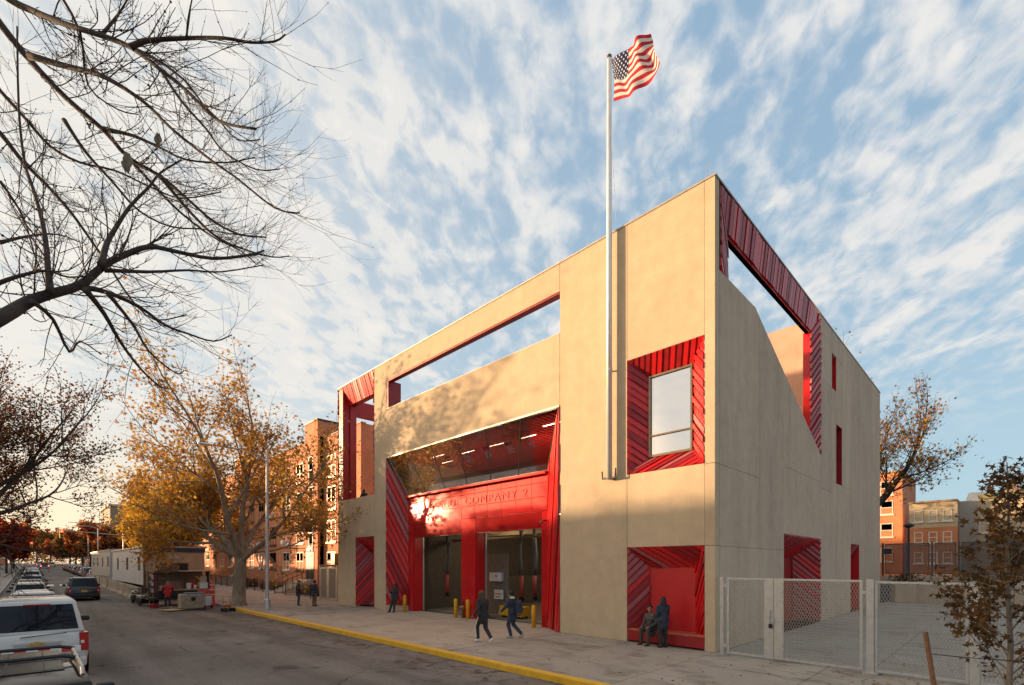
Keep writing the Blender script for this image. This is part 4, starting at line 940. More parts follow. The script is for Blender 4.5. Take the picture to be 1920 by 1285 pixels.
def make_car(label, cat, pm, kind='suv', L=4.7, Wd=1.86, Ht=1.72, rails=False, group=None, name='parked_car'):
    """front towards -x, origin on the road under the middle"""
    root = thing(name, label, cat, (0, 0, 0), 0, group)
    h = L / 2; w = Wd / 2
    if kind == 'suv': belt = Ht * .60; rb, rt_, fb, ft = h - .14, h - .42, -h + 1.25, -h + 1.95; tail = belt
    elif kind == 'van': belt = Ht * .56; rb, rt_, fb, ft = h - .08, h - .30, -h + .9, -h + 1.7; tail = belt
    else: belt = Ht * .64; rb, rt_, fb, ft = h - .65, h - 1.35, -h + 1.15, -h + 1.95; tail = belt - .02
    zb = .24; hood = belt - .10
    xs = [-h, -h + .12, -h + .5, fb, fb + .3, 0, rb - .5, h - .35, h - .08, h]
    zt = [hood * .72, hood - .12, hood - .03, hood + .04, belt, belt, belt, tail, tail - .05, tail - .18 if kind != 'sedan' else tail - .14]
    ww = [w * .78, w * .90, w * .97, w, w, w, w, w * .985, w * .95, w * .90]
    vs = []; ring = None
    for x, z, q in zip(xs, zt, ww):
        hb = zb + (.10 if abs(x) > h - .2 else 0)
        pts = [(0, hb), (q * .88, hb), (q * .97, hb + .12), (q, zb + (z - zb) * .45), (q * .985, zb + (z - zb) * .78), (q * .94, z - .03), (q * .86, z), (0, z + .03)]
        full = [(y, zz) for y, zz in pts] + [(-y, zz) for y, zz in pts[-2:0:-1]]
        vs += [(x, y, zz) for y, zz in full]; ring = len(full)
    fs = []
    for i in range(len(xs) - 1):
        for k in range(ring): fs.append((i * ring + k, i * ring + (k + 1) % ring, (i + 1) * ring + (k + 1) % ring, (i + 1) * ring + k))
    fs += [tuple(range(ring))[::-1], tuple(range((len(xs) - 1) * ring, len(xs) * ring))]
    body = MB(); body.add(vs, fs)
    wb, wt_ = w * .90, w * .74; zr = Ht
    B = [(fb, -wb, belt - .03), (rb, -wb, belt - .03), (rb, wb, belt - .03), (fb, wb, belt - .03)]
    T = [(ft, -wt_, zr - .06), (rt_, -wt_, zr - .05), (rt_, wt_, zr - .05), (ft, wt_, zr - .06)]
    T2 = [(ft + .12, -wt_ + .13, zr - .005), (rt_ - .10, -wt_ + .13, zr), (rt_ - .10, wt_ - .13, zr), (ft + .12, wt_ - .13, zr - .005)]
    body.add(B + T + T2, [(0, 1, 5, 4), (1, 2, 6, 5), (2, 3, 7, 6), (3, 0, 4, 7), (4, 5, 9, 8), (5, 6, 10, 9), (6, 7, 11, 10), (7, 4, 8, 11), (8, 9, 10, 11), (3, 2, 1, 0)])
    bo = body.build('body', pm, root, smooth=True, bevel=.035)
    bo.material_slots[0].link = 'OBJECT'; bo.material_slots[0].material = pm
    m = MB(); patch(m, B[1], B[2], T[2], T[1], .06, .94, .10, .90, .012); m.build('rear_window', M['carglass'], root)
    m = MB(); patch(m, B[3], B[0], T[0], T[3], .06, .94, .08, .94, .012); m.build('windshield', M['carglass'], root)
    spl = (.05, .36, .66, .95) if kind != 'sedan' else (.12, .48, .86, .86)
    for s_ in (0, 1):
        for a_, b_ in zip(spl[:-1], spl[1:]):
            if b_ - a_ < .05: continue
            m = MB()
            if s_ == 0: patch(m, B[0], B[1], T[1], T[0], a_ + .012, b_ - .012, .14, .88, .010)
            else: patch(m, B[2], B[3], T[3], T[2], 1 - b_ + .012, 1 - a_ - .012, .14, .88, .010)
            m.build('side_window', M['carglass'], root)
    for sy in (-1, 1):
        for x in (-h + .92, h - .95):
            r_ = .35 if kind != 'sedan' else .32
            t = MB(); t.lathe([(r_ * .62, -.11), (r_ * .95, -.115), (r_, -.08), (r_, .08), (r_ * .95, .115), (r_ * .62, .11)], (x, sy * (w - .115), r_), 20, 'y'); to_ = t.build('wheel', M['tyre'], root, smooth=True)
            t = MB(); t.lathe([(.03, -.10), (r_ * .6, -.09), (r_ * .62, .0), (r_ * .6, .09), (.03, .10)], (x, sy * (w - .115), r_), 14, 'y'); t.build('rim', M['rim'], to_)
            a = MB(); a.lathe([(r_ * 1.12, -.01), (r_ * 1.14, 0), (r_ * 1.12, .01)], (x, sy * (w - .004), r_ + .01), 20, 'y'); a.build('wheel_arch', M['trim'], root)
        if kind == 'sedan': z0, z1, y0 = tail - .40, tail - .16, w * .50
        else: z0, z1, y0 = belt - .52, belt - .04, w * .78
        m = MB(); m.box(h - .20, sy * y0, z0, h + .012, sy * (w * .965 if kind != 'sedan' else w * .90), z1); lo = m.build('tail_light', M['tail'], root, bevel=.02)
        m = MB(); m.box(h + .008, sy * (y0 + .03), z0 + (z1 - z0) * .40, h + .02, sy * w * .88, z0 + (z1 - z0) * .56); m.build('lamp_lens', M['tailw'], lo)
        m = MB(); m.box(fb + .42, sy * (w - .02), belt - .02, fb + .58, sy * (w + .20), belt + .13); m.build('mirror', M['trim'], root, bevel=.04)
        m = MB(); m.box(-h - .01, sy * w * .48, hood - .32, -h + .22, sy * w * .86, hood - .14); m.build('headlight', M['tailw'], root, bevel=.03)
        if rails:
            m = MB(); m.tube([(ft + .25, sy * (wt_ - .06), zr), (ft + .32, sy * (wt_ - .06), zr + .07), (rt_ - .30, sy * (wt_ - .06), zr + .07), (rt_ - .2, sy * (wt_ - .06), zr)], .022, 6); m.build('roof_rail', M['trim'], root)
    m = MB(); m.box(h - .16, -w * .93, zb + .06, h + .07, w * .93, zb + .30); m.build('bumper', M['trim'] if kind == 'suv' and pm is M['p_black'] else pm, root, bevel=.05)
    m = MB(); m.box(h - .02, -.17, .62 * belt, h + .022, .17, .62 * belt + .16); m.build('number_plate', M['plate'], root, bevel=.004)
    return root
M['p_near'] = simple('bronze_metallic', (.045, .038, .032), .13, .9, .3, 2.5)
# --- the white SUV
suv = make_car('white sport utility vehicle with gold emblem, parked second from the camera at the left', 'car', M['p_white'], 'suv', 5.13, 2.03, 2.04)
suv.location = (-10.5 - 2.56, -15.42, -.15)
def sub(name, m, mat, **k): return m.build(name, mat, suv, **k)
hx = 2.565; bl = 1.98 * .6
m = MB(); m.box(hx - .02, -.42, .94, hx + .05, .46, 1.03); sub('trim_bar', m, M['p_white'], bevel=.02)
m = MB(); m.box(hx + .05, -.135, .962, hx + .062, .135, 1.008); m.box(hx + .05, -.06, .94, hx + .064, .05, 1.03); sub('emblem', m, M['gold'], bevel=.004)
m = MB(); m.box(hx + .06, -.55, .82, hx + .08, -.5, .86); m.tube([(hx + .0, -.30, 1.14), (hx + .03, .05, 1.17), (hx - .0, .55, 1.2)], .012, 5); sub('wiper', m, M['trim'])
m = MB(); m.box(hx - .42, -.25, 1.90, hx - .36, .25, 1.935); sub('brake_light', m, M['tail'])
# --- near dark car with roof rack
nc = make_car('dark car with roof rack bars and glossy roof, nearest at the lower left', 'car', M['p_near'], 'suv', 4.7, 1.88, 1.70, True)
nc.location = (-2.55, -15.75, -.15)
for o in list(nc.children):
    if o.name.startswith('roof_rail'): o.data.materials[0] = M['rim']
for x in (-.25, .75):
    m = MB(); m.tube([(x, -.66, 1.76), (x, -.5, 1.80), (x, .5, 1.80), (x, .66, 1.76)], .025, 6); m.build('rack_bar', M['trim'], nc)
m = MB(); m.tube([(.35, -.15, 1.70), (.33, -.15, 1.78), (.52, -.15, 1.98)], [.03, .012, .006], 6); m.build('antenna', M['trim'], nc)
m = MB(); m.box(-.62, -.50, 1.69, .35, .50, 1.712); m.box(.42, -.50, 1.69, 1.25, .50, 1.712); m.build('glass_roof', simple('roof_glass', (.012, .012, .014), .25, 0, .5, 3, .25, .08), nc, bevel=.004)
m = MB()
for y in (-.33, 0, .33): m.box(-.6, y - .006, 1.700, 1.22, y + .006, 1.718)
m.build('roof_seams', M['trim'], nc)
# --- barricade boards between the two
bar = thing('barricade', 'low red and white striped barricade behind the white sport utility vehicle', 'barricade', (-9.0, -15.5, -.15))
stripe = new_mat('red_white_stripe'); t = stripe[1]; v = objcoord(t); wv = nd(t, 'ShaderNodeTexWave', bands_direction='Y'); wv.inputs['Scale'].default_value = .8
t.links.new(v, wv.inputs[0]); t.links.new(ramp(t, wv.outputs[0], [(.49, (.62, .03, .03)), (.51, (.75, .72, .70))]), stripe[2].inputs['Base Color'])
MB().box(-.02, -.8, .90, .02, .82, 1.03).build('board', stripe[0], bar)
for y in (-.7, .7): MB().tube([(-.28, y, 0), (0, y, .92), (.28, y, 0)], .022, 5).build('leg', M['steel'], bar)
# --- rows: prototypes then copies
protos = {}
def place(kind, pm, x, y, label, group, rails=False, L=4.6, Wd=1.82, Ht=1.5, name='parked_car', rz=0):
    key = (kind, rails, L, Ht)
    if key not in protos:
        c = make_car(label, 'car', pm, kind, L, Wd, Ht, rails, group, name); protos[key] = c
    else:
        c = copy_tree(protos[key]); c['label'] = label; c['group'] = group
        for o in c.children:
            if o.name.split('.')[0] == 'body': o.material_slots[0].link = 'OBJECT'; o.material_slots[0].material = pm
    c.location = (x, y, gz(x) - .15); c.rotation_euler.z = rz
    pitch = math.atan(.0115) if x < -28 else 0; c.rotation_euler.y = pitch
    return c
LG = 'cars parked nose to tail along the left kerb'; RG = 'cars parked along the right kerb beyond the trailers'; TG = 'far traffic waiting in the street'
seq = [('suv', 'p_silver', True, 4.6, 1.70, 'silver wagon with roof rails parked directly ahead of the white one'),
       ('suv', 'p_white', False, 4.6, 1.68, 'pale wagon without rails, third vehicle ahead of the camera in the left row'),
       ('sedan', 'p_silver', False, 4.6, 1.48, 'silver sedan ahead of the pale wagon in the left row'),
       ('suv', 'p_tan', True, 4.6, 1.70, 'tan wagon with roof rails halfway along the near left row'),
       ('sedan', 'p_white', False, 4.6, 1.48, 'white sedan right after the tan wagon in the left row'),
       ('sedan', 'p_black', False, 4.6, 1.48, 'black sedan after the white one in the left row'),
       ('suv', 'p_grey', False, 4.6, 1.68, 'grey wagon before the crosswalk in the left row'),
       ('sedan', 'p_silver', False, 4.6, 1.48, 'silver sedan nearest the crosswalk in the left row')]
x = -20.6
for k, pm, ra, L_, ht, lb in seq:
    place(k, M[pm], x, -15.45 + rnd.uniform(-.12, .12), lb, LG, ra, L_, 1.82, ht); x -= rnd.uniform(5.9, 6.6)
x = -78
far = ['p_silver', 'p_black', 'p_white', 'p_blue', 'p_silver', 'p_grey', 'p_red', 'p_white', 'p_black', 'p_silver', 'p_grey']
words = ['silver', 'black', 'white', 'dark blue', 'silver', 'grey', 'red', 'white', 'black', 'silver', 'grey']
ordn = ['first', 'second', 'third', 'fourth', 'fifth', 'sixth', 'seventh', 'eighth', 'ninth', 'tenth', 'last']
for i, pm in enumerate(far):
    place('sedan' if i % 2 else 'suv', M[pm], x, -15.4, '%s car, %s in the left row past the crosswalk' % (words[i], ordn[i]), LG, False, 4.6, 1.82, 1.48 if i % 2 else 1.68); x -= 6.4
x = -90
far = ['p_white', 'p_black', 'p_tan', 'p_silver', 'p_grey', 'p_black', 'p_silver', 'p_white', 'p_blue', 'p_black', 'p_silver', 'p_grey', 'p_black']
words = ['white', 'black', 'tan', 'silver', 'grey', 'black', 'silver', 'white', 'dark blue', 'black', 'silver', 'grey', 'black']
ordn = ['first', 'second', 'third', 'fourth', 'fifth', 'sixth', 'seventh', 'eighth', 'ninth', 'tenth', 'eleventh', 'twelfth', 'last']
for i, pm in enumerate(far):
    place('sedan' if i % 3 == 0 else 'suv', M[pm], x, -8.6, '%s car, %s of the right hand row beyond the trailers' % (words[i], ordn[i]), RG, i % 3 == 1, 4.6, 1.82, 1.48 if i % 3 == 0 else (1.70 if i % 3 == 1 else 1.68)); x -= 6.3
GLOW = emis('lit_tail_lamp', (1, .08, .05), 3.0)
for i, (x, y, pm, lb) in enumerate([(-190, -12.6, 'p_black', 'dark car with lit tail lamps far down the middle lane'), (-215, -10.6, 'p_white', 'white car far down the street beside the dark one'), (-232, -13.2, 'p_silver', 'silver car with lit tail lamps furthest down the street')]):
    c = place('suv', M[pm], x, y, lb, TG, False, 4.6, 1.82, 1.68)
    for o in c.children:
        if o.name.startswith('tail_light') and i != 1: o.material_slots[0].link = 'OBJECT'; o.material_slots[0].material = GLOW
dv = make_car('black sport utility vehicle with orange plate driving away down the street', 'car', M['p_black'], 'suv', 4.7, 1.92, 1.78, True, None, 'moving_car')
dv.location = (-45.2, -12.6, gz(-45.2) - .15)
# ---------------------------------------------------------------- people
def skinmat(n, c): return simple(n, c, .55, var=.05, nscale=12)
M['skin_b'] = skinmat('skin_brown', (.16, .075, .045)); M['skin_t'] = skinmat('skin_tan', (.36, .19, .12)); M['skin_l'] = skinmat('skin_light', (.50, .30, .21))
def cloth(n, c): return simple(n, c, .85, var=.22, nscale=9, bstr=.15)
for n_, c_ in dict(c_black=(.024, .023, .024), c_navy=(.030, .036, .055), c_grey=(.07, .068, .066), c_olive=(.06, .052, .038), c_red=(.42, .022, .022), c_tan=(.15, .095, .055), c_jean=(.035, .045, .075), c_white=(.62, .60, .57), c_greyw=(.30, .30, .30), c_brown=(.08, .05, .03)).items(): M[n_] = cloth(n_, c_)
M['hair_b'] = simple('hair_black', (.012, .010, .010), .6); M['hair_g'] = simple('hair_grey', (.20, .19, .18), .6)
def capsule(m, a, b, ra, rb, n=12):
    a, b = Vector(a), Vector(b); k = 3
    d = (b - a); L_ = d.length; d = d.normalized() if L_ > 1e-6 else Vector((0, 0, 1))
    pts = []; rad = []
    for i in range(k): t = math.pi / 2 * (1 - i / k); pts.append(a - d * ra * math.sin(t)); rad.append(max(.002, ra * math.cos(t)))
    pts.append(a); rad.append(ra); pts.append(b); rad.append(rb)
    for i in range(1, k + 1): t = math.pi / 2 * i / k; pts.append(b + d * rb * math.sin(t)); rad.append(max(.002, rb * math.cos(t)))
    m.tube(pts, rad, n, cap=True)
def remesh(m, name, mat, parent, vox, sm=2):
    o = m.build(name, mat, None, smooth=True)
    r_ = o.modifiers.new('remesh', 'REMESH'); r_.mode = 'VOXEL'; r_.voxel_size = vox; r_.use_smooth_shade = True
    s_ = o.modifiers.new('smooth', 'SMOOTH'); s_.factor = .5; s_.iterations = sm
    bpy.context.view_layer.update(); me = bpy.data.meshes.new_from_object(o.evaluated_get(bpy.context.evaluated_depsgraph_get()))
    old = o.data; o.modifiers.clear(); o.data = me; bpy.data.meshes.remove(old)
    me.polygons.foreach_set('use_smooth', [True] * len(me.polygons)); o.parent = parent; o.name = name; return o
def person(label, loc, face, J, skin, top, trousers, shoes, hair, hairstyle='short', hood=None, coat=0., s=1.0, stripes=None, hat=None):
    """J: joint positions in a local frame, x to the person's right... y forward, z up; face = heading in degrees"""
    root = thing('person', label, 'person', loc, R(face - 90)); root.scale = (s, s, s)
    j = {k: Vector(v) for k, v in J.items()}
    up = (j['neck'] - j['pelvis']).normalized(); rt = (j['shR'] - j['shL']).normalized(); fw = up.cross(rt).normalized()
    hd = j['head']; look = Vector(J.get('look', tuple(fw))).normalized(); hr = look.cross(Vector((0, 0, 1))).normalized(); hu = hr.cross(look).normalized()
    b = MB()
    # torso
    capsule(b, j['pelvis'] - rt * .07, j['pelvis'] + rt * .07, .105, .105); capsule(b, j['pelvis'], j['pelvis'].lerp(j['neck'], .5), .115, .115)
    ch = j['pelvis'].lerp(j['neck'], .72); capsule(b, ch - rt * .075, ch + rt * .075, .105, .105); capsule(b, j['shL'] + rt * .03, j['shR'] - rt * .03, .055, .055)
    capsule(b, j['neck'] - up * .06, hd - hu * .07, .058, .052)
    # head: cranium, jaw, nose, ears, lips, brow
    b.ball(tuple(hd + hu * .02 - look * .008), .098, 14, sq=(.88, .88, 1.08)); b.ball(tuple(hd - hu * .055 + look * .022), .066, 12, sq=(.9, .9, 1.0))
    capsule(b, hd + hu * .012 + look * .088, hd - hu * .02 + look * .108, .011, .017, 8); capsule(b, hd - hu * .052 + look * .082 - hr * .02, hd - hu * .052 + look * .082 + hr * .02, .011, .011, 8)
    for s_ in (-1, 1):
        b.ball(tuple(hd + hr * s_ * .088 - hu * .005), .026, 8, sq=(.6, .8, 1.2)); capsule(b, hd + hu * .034 + look * .086 + hr * s_ * .018, hd + hu * .032 + look * .076 + hr * s_ * .05, .012, .011, 8)
    for S in 'LR':
        capsule(b, j['hip' + S], j['kn' + S], .082, .055); capsule(b, j['kn' + S], j['an' + S], .054, .036)
        f_ = Vector(J.get('ft' + S, tuple(Vector((0, 1, 0)))) ).normalized(); capsule(b, j['an' + S] - Vector((0, 0, .04)), j['an' + S] + f_ * .15 - Vector((0, 0, .055)), .036, .026)
        capsule(b, j['sh' + S], j['el' + S], .050, .040); capsule(b, j['el' + S], j['wr' + S], .039, .026)
        d = (j['wr' + S] - j['el' + S]).normalized(); side_ = rt if S == 'R' else -rt; pn = d.cross(fw if abs(d.dot(fw)) < .8 else up).normalized()
        acr = d.cross(pn).normalized(); c0 = j['wr' + S]
        capsule(b, c0, c0 + d * .07 - acr * .018, .026, .022, 8); capsule(b, c0, c0 + d * .075 + acr * .018, .026, .020, 8)
        for q, ln in zip((-.032, -.011, .011, .031), (.062, .075, .070, .055)):
            a0 = c0 + d * .078 + acr * q; a1 = a0 + (d + pn * .25).normalized() * ln * .5; a2 = a1 + (d + pn * .8).normalized() * ln * .5
            capsule(b, a0, a1, .0095, .009, 6); capsule(b, a1, a2, .009, .008, 6)
        a0 = c0 + d * .025 - acr * .03; a1 = a0 + (d * .8 - acr * .7).normalized() * .035; capsule(b, a0, a1, .012, .011, 6); capsule(b, a1, a1 + (d - acr * .15 + pn * .4).normalized() * .03, .010, .009, 6)
    remesh(b, 'body', skin, root, .0085, 1)
    e_ = MB()
    for s_ in (-1, 1): e_.ball(tuple(hd + hu * .012 + look * .083 + hr * s_ * .032), .0125, 8)
    e_.build('eyes', M['hair_b'], root, smooth=True)
    # jacket
    c = MB(); g_ = .028 + coat
    capsule(c, j['pelvis'] - rt * .075 + up * .02, j['pelvis'] + rt * .075 + up * .02, .108 + g_, .108 + g_)
    capsule(c, j['pelvis'] + up * .05, ch, .118 + g_, .115 + g_); capsule(c, ch - rt * .08, ch + rt * .08, .105 + g_, .105 + g_)
    capsule(c, j['shL'] + rt * .01, j['shR'] - rt * .01, .062 + g_ * .7, .062 + g_ * .7); capsule(c, j['neck'] - up * .05, j['neck'] + up * .015, .078, .066)
    if coat > .005: capsule(c, j['pelvis'] - up * .02, j['pelvis'] - Vector((0, 0, .16)), .135 + g_ * .6, .15 + g_ * .5)
    for S in 'LR':
        capsule(c, j['sh' + S], j['el' + S], .060 + g_ * .45, .052 + g_ * .3); capsule(c, j['el' + S], j['wr' + S].lerp(j['el' + S], .06), .052 + g_ * .3, .040)
        k_ = j['el' + S].lerp(j['wr' + S], .5); c.ball(tuple(k_), .052, 8)
    remesh(c, 'jacket', top, root, .012, 3)
    # trousers
    p = MB(); capsule(p, j['pelvis'] - rt * .07, j['pelvis'] + rt * .07, .125, .125)
    for S in 'LR':
        capsule(p, j['hip' + S] + up * .02, j['kn' + S], .102, .078); capsule(p, j['kn' + S], j['an' + S].lerp(j['kn' + S], .06), .076, .062)
        p.ball(tuple(j['an' + S].lerp(j['kn' + S], .1)), .064, 8)
    remesh(p, 'trousers', trousers, root, .012, 2)
    if stripes:
        q = MB()
        for S, sg in (('L', -1), ('R', 1)):
            for o_ in (-.012, .016):
                off = rt * sg
                q.tube([j['hip' + S] + off * .100 + fw * o_, j['kn' + S] + off * .078 + fw * o_, j['an' + S].lerp(j['kn' + S], .1) + off * .064 + fw * o_], .010, 5)
        q.build('stripes', stripes, root)
    for S in 'LR':
        f_ = Vector(J.get('ft' + S, (0, 1, 0))).normalized(); s_ = MB(); a0 = j['an' + S]; dn = Vector(J.get('fd' + S, (0, 0, -1)))
        capsule(s_, a0 + dn * .045 - f_ * .03, a0 + f_ * .10 + dn * .055, .046, .042); capsule(s_, a0 + f_ * .09 + dn * .058, a0 + f_ * .16 + dn * .062, .042, .034); capsule(s_, a0, a0 + dn * .05, .045, .045)
        remesh(s_, 'shoe', shoes, root, .010, 1)
    # hair
    h_ = MB()
    if hairstyle == 'short': h_.ball(tuple(hd + hu * .036 - look * .022), .104, 14, sq=(.92, .92, 1.0))
    elif hairstyle == 'long':
        h_.ball(tuple(hd + hu * .035 - look * .022), .108, 14, sq=(.95, .95, 1.0)); capsule(h_, hd - look * .05, hd - look * .07 - hu * .20, .095, .07); capsule(h_, hd - look * .03 - hr * .05, hd - look * .02 - hr * .07 - hu * .14, .06, .045); capsule(h_, hd - look * .03 + hr * .05, hd - look * .02 + hr * .07 - hu * .14, .06, .045)
    elif hairstyle == 'bun': h_.ball(tuple(hd + hu * .036 - look * .022), .104, 14, sq=(.92, .92, 1.0)); h_.ball(tuple(hd + hu * .10 - look * .09), .045, 8)
    elif hairstyle == 'hood': h_.ball(tuple(hd + hu * .02 - look * .028), .122, 14, sq=(.95, .98, 1.05)); capsule(h_, hd - look * .04 - hu * .05, j['neck'] - look * .02, .10, .10)
    remesh(h_, 'hair' if hairstyle != 'hood' else 'hood', hair, root, .011, 3)
    if hood: 
        q = MB(); capsule(q, j['neck'] - rt * .07 - fw * .05 + up * .03, j['neck'] + rt * .07 - fw * .05 + up * .03, .06, .06); capsule(q, j['neck'] + rt * .07 + fw * .04 + up * .0, j['neck'] + rt * .07 - fw * .05 + up * .02, .035, .05); capsule(q, j['neck'] - rt * .07 + fw * .04, j['neck'] - rt * .07 - fw * .05 + up * .02, .035, .05)
        remesh(q, 'hood', hood, root, .011, 2)
    return root
def stand(**k):
    J = dict(pelvis=(0, 0, .95), neck=(0, .0, 1.46), head=(0, .02, 1.64), shL=(-.18, 0, 1.41), shR=(.18, 0, 1.41), elL=(-.24, -.03, 1.13), elR=(.24, -.03, 1.13),
             wrL=(-.23, .06, .90), wrR=(.23, .06, .90), hipL=(-.09, 0, .92), hipR=(.09, 0, .92), knL=(-.10, .03, .50), knR=(.10, .03, .50), anL=(-.11, 0, .09), anR=(.11, 0, .09))
    J.update(k); return J
# walkers heading away down the street (towards -x = heading 180)
person('person in dark hooded top and striped track trousers walking past the yellow bollards', (-6.75, -3.9, 0), 176,
       stand(pelvis=(0, 0, .93), neck=(0, .06, 1.44), head=(0, .10, 1.62), shL=(-.18, .05, 1.39), shR=(.18, .05, 1.39), elL=(-.28, -.10, 1.15), wrL=(-.42, -.02, .95), elR=(.23, .10, 1.12), wrR=(.20, .26, 1.0),
             knL=(-.09, .22, .53), anL=(-.10, .16, .12), ftL=(0, 1, -.1), knR=(.09, -.02, .49), anR=(.09, -.34, .16), ftR=(0, .8, -.6), fdR=(0, -.55, -.8), look=(0.25, 1, 0)),
       M['skin_b'], M['c_black'], M['c_black'], M['c_white'], M['c_brown'], 'hood', coat=.008, s=1.06, stripes=M['c_white'])
wk = person('person in dark jacket with white hood and backpack walking past the right truck bay', (-6.75, -2.4, 0), 200,
       stand(pelvis=(0, 0, .92), neck=(0, .05, 1.43), head=(0, .09, 1.61), shL=(-.19, .04, 1.38), shR=(.19, .04, 1.38), elL=(-.30, .14, 1.16), wrL=(-.36, .30, .98), elR=(.23, -.08, 1.10), wrR=(.21, .05, .90),
             knL=(-.09, .14, .50), anL=(-.10, .02, .09), knR=(.09, .02, .49), anR=(.10, -.32, .15), ftR=(0, .8, -.6), fdR=(0, -.55, -.8), look=(.35, 1, 0)),
       M['skin_t'], M['c_navy'], M['c_jean'], M['c_greyw'], M['hair_b'], 'bun', hood=M['c_white'], coat=.014, s=1.04)
bpk = thing('backpack', 'dark blue backpack with brown base worn by the person with the white hood', 'backpack', wk.location, wk.rotation_euler.z)
m = MB(); capsule(m, (-.05, -.27, 1.02), (-.05, -.24, 1.32), .13, .12); capsule(m, (.06, -.27, 1.02), (.06, -.24, 1.32), .13, .12); remesh(m, 'bag_body', M['c_navy'], bpk, .013, 2)
m = MB(); capsule(m, (-.05, -.28, .96), (.06, -.28, .96), .115, .115); remesh(m, 'bag_base', M['c_tan'], bpk, .013, 2)
m = MB(); m.ball((0, -.37, 1.12), .05, 8, sq=(1.5, .6, 1.6)); m.build('bag_pocket', M['c_black'], bpk, smooth=True)
for sx in (-.13, .13): MB().tube([(sx, -.16, 1.0), (sx * 1.1, .0, 1.02), (sx, .17, 1.2), (sx, .14, 1.42), (sx, -.04, 1.50), (sx, -.14, 1.42)], .018, 6).build('strap', M['c_black'], bpk)
# seated man and standing woman by the niche
person('man in dark grey jacket sitting on the red bench ledge', (-2.25, .06, 0), 262,
       dict(pelvis=(0, -.02, .58), neck=(0, .08, 1.06), head=(0, .12, 1.24), shL=(-.19, .07, 1.01), shR=(.19, .07, 1.01), elL=(-.25, .08, .76), elR=(.27, .10, .76), wrL=(-.14, .34, .64), wrR=(.17, .34, .64),
            hipL=(-.09, .0, .56), hipR=(.09, .0, .56), knL=(-.14, .42, .52), knR=(.15, .42, .52), anL=(-.15, .42, .09), anR=(.19, .38, .09), look=(-.55, 1, 0)),
       M['skin_t'], M['c_grey'], M['c_olive'], M['c_brown'], M['hair_b'], 'short', coat=.012)
person('woman with long dark hair in a navy coat standing beside the seated man', (-1.62, -.34, 0), 155,
       stand(elL=(-.24, .04, 1.14), wrL=(-.20, .30, 1.10), elR=(.23, .06, 1.14), wrR=(.16, .30, 1.12), look=(0, 1, -.2)),
       M['skin_t'], M['c_navy'], M['c_black'], M['c_black'], M['hair_b'], 'long', coat=.03, s=.97)
# leaning woman
person('woman dressed in black leaning by the left red cladding, looking at her hand', (-18.85, -.25, 0), 282,
       stand(pelvis=(0, .0, .93), neck=(0, -.08, 1.43), head=(0, -.06, 1.61), shL=(-.17, -.08, 1.38), shR=(.17, -.08, 1.38), elR=(.26, -.04, 1.14), wrR=(.22, .20, 1.24), elL=(-.25, -.06, 1.12), wrL=(-.22, .06, .90),
             knL=(-.10, .10, .50), anL=(-.11, .12, .09), knR=(.10, .12, .50), anR=(.14, .26, .09), look=(.1, 1, -.12)),
       M['skin_b'], M['c_black'], M['c_black'], M['c_black'], M['hair_b'], 'long', coat=.02, s=.97)
# two people talking by the grey gate
person('person in black jacket and blue jeans standing nearest the street lamp with back turned', (-27.6, -2.45, 0), 75,
       stand(elL=(-.27, .0, 1.14), wrL=(-.24, .18, 1.0), elR=(.30, -.06, 1.14), wrR=(.18, .12, 1.0), head=(0, .05, 1.62), look=(.2, 1, -.2)), M['skin_b'], M['c_black'], M['c_jean'], M['c_grey'], M['hair_b'], 'short', coat=.016, s=.99)
person('person in dark jacket and brown trousers standing in front of the grey mesh gate', (-26.3, -1.9, 0), 110,
       stand(elL=(-.24, .02, 1.13), wrL=(-.12, .16, 1.02), elR=(.24, .02, 1.13), wrR=(.12, .16, 1.02), look=(-.6, 1, -.1)), M['skin_t'], M['c_navy'], M['c_tan'], M['c_brown'], M['hair_b'], 'short', coat=.014, s=.99)
# worker in red
person('worker with grey hair in a red jacket bending over the street workbench', (-33.2, -8.95, -.15 + gz(-33.2)), 168,
       stand(neck=(0, .12, 1.43), head=(0, .24, 1.57), shL=(-.20, .10, 1.38), shR=(.20, .10, 1.38), elL=(-.30, .22, 1.16), wrL=(-.22, .44, 1.12), elR=(.30, .22, 1.16), wrR=(.20, .44, 1.10), look=(0, 1, -.5)),
       M['skin_l'], M['c_red'], M['c_navy'], M['c_brown'], M['hair_g'], 'short', coat=.02, s=1.03)
# someone up on the terrace
person('person in black up on the corner roof terrace, head and shoulders visible', (-24.3, .75, 6.62), 200,
       stand(pelvis=(0, 0, .70), neck=(0, .06, 1.05), head=(0, .12, 1.20), shL=(-.19, .05, 1.0), shR=(.19, .05, 1.0), elL=(-.26, .12, .82), elR=(.26, .12, .82), wrL=(-.2, .3, .74), wrR=(.2, .3, .74), hipL=(-.09, 0, .66), hipR=(.09, 0, .66), knL=(-.1, .30, .42), knR=(.1, .30, .42), anL=(-.1, .06, .09), anR=(.1, .06, .09)),
       M['skin_b'], M['c_black'], M['c_black'], M['c_black'], M['hair_b'], 'short', coat=.015)
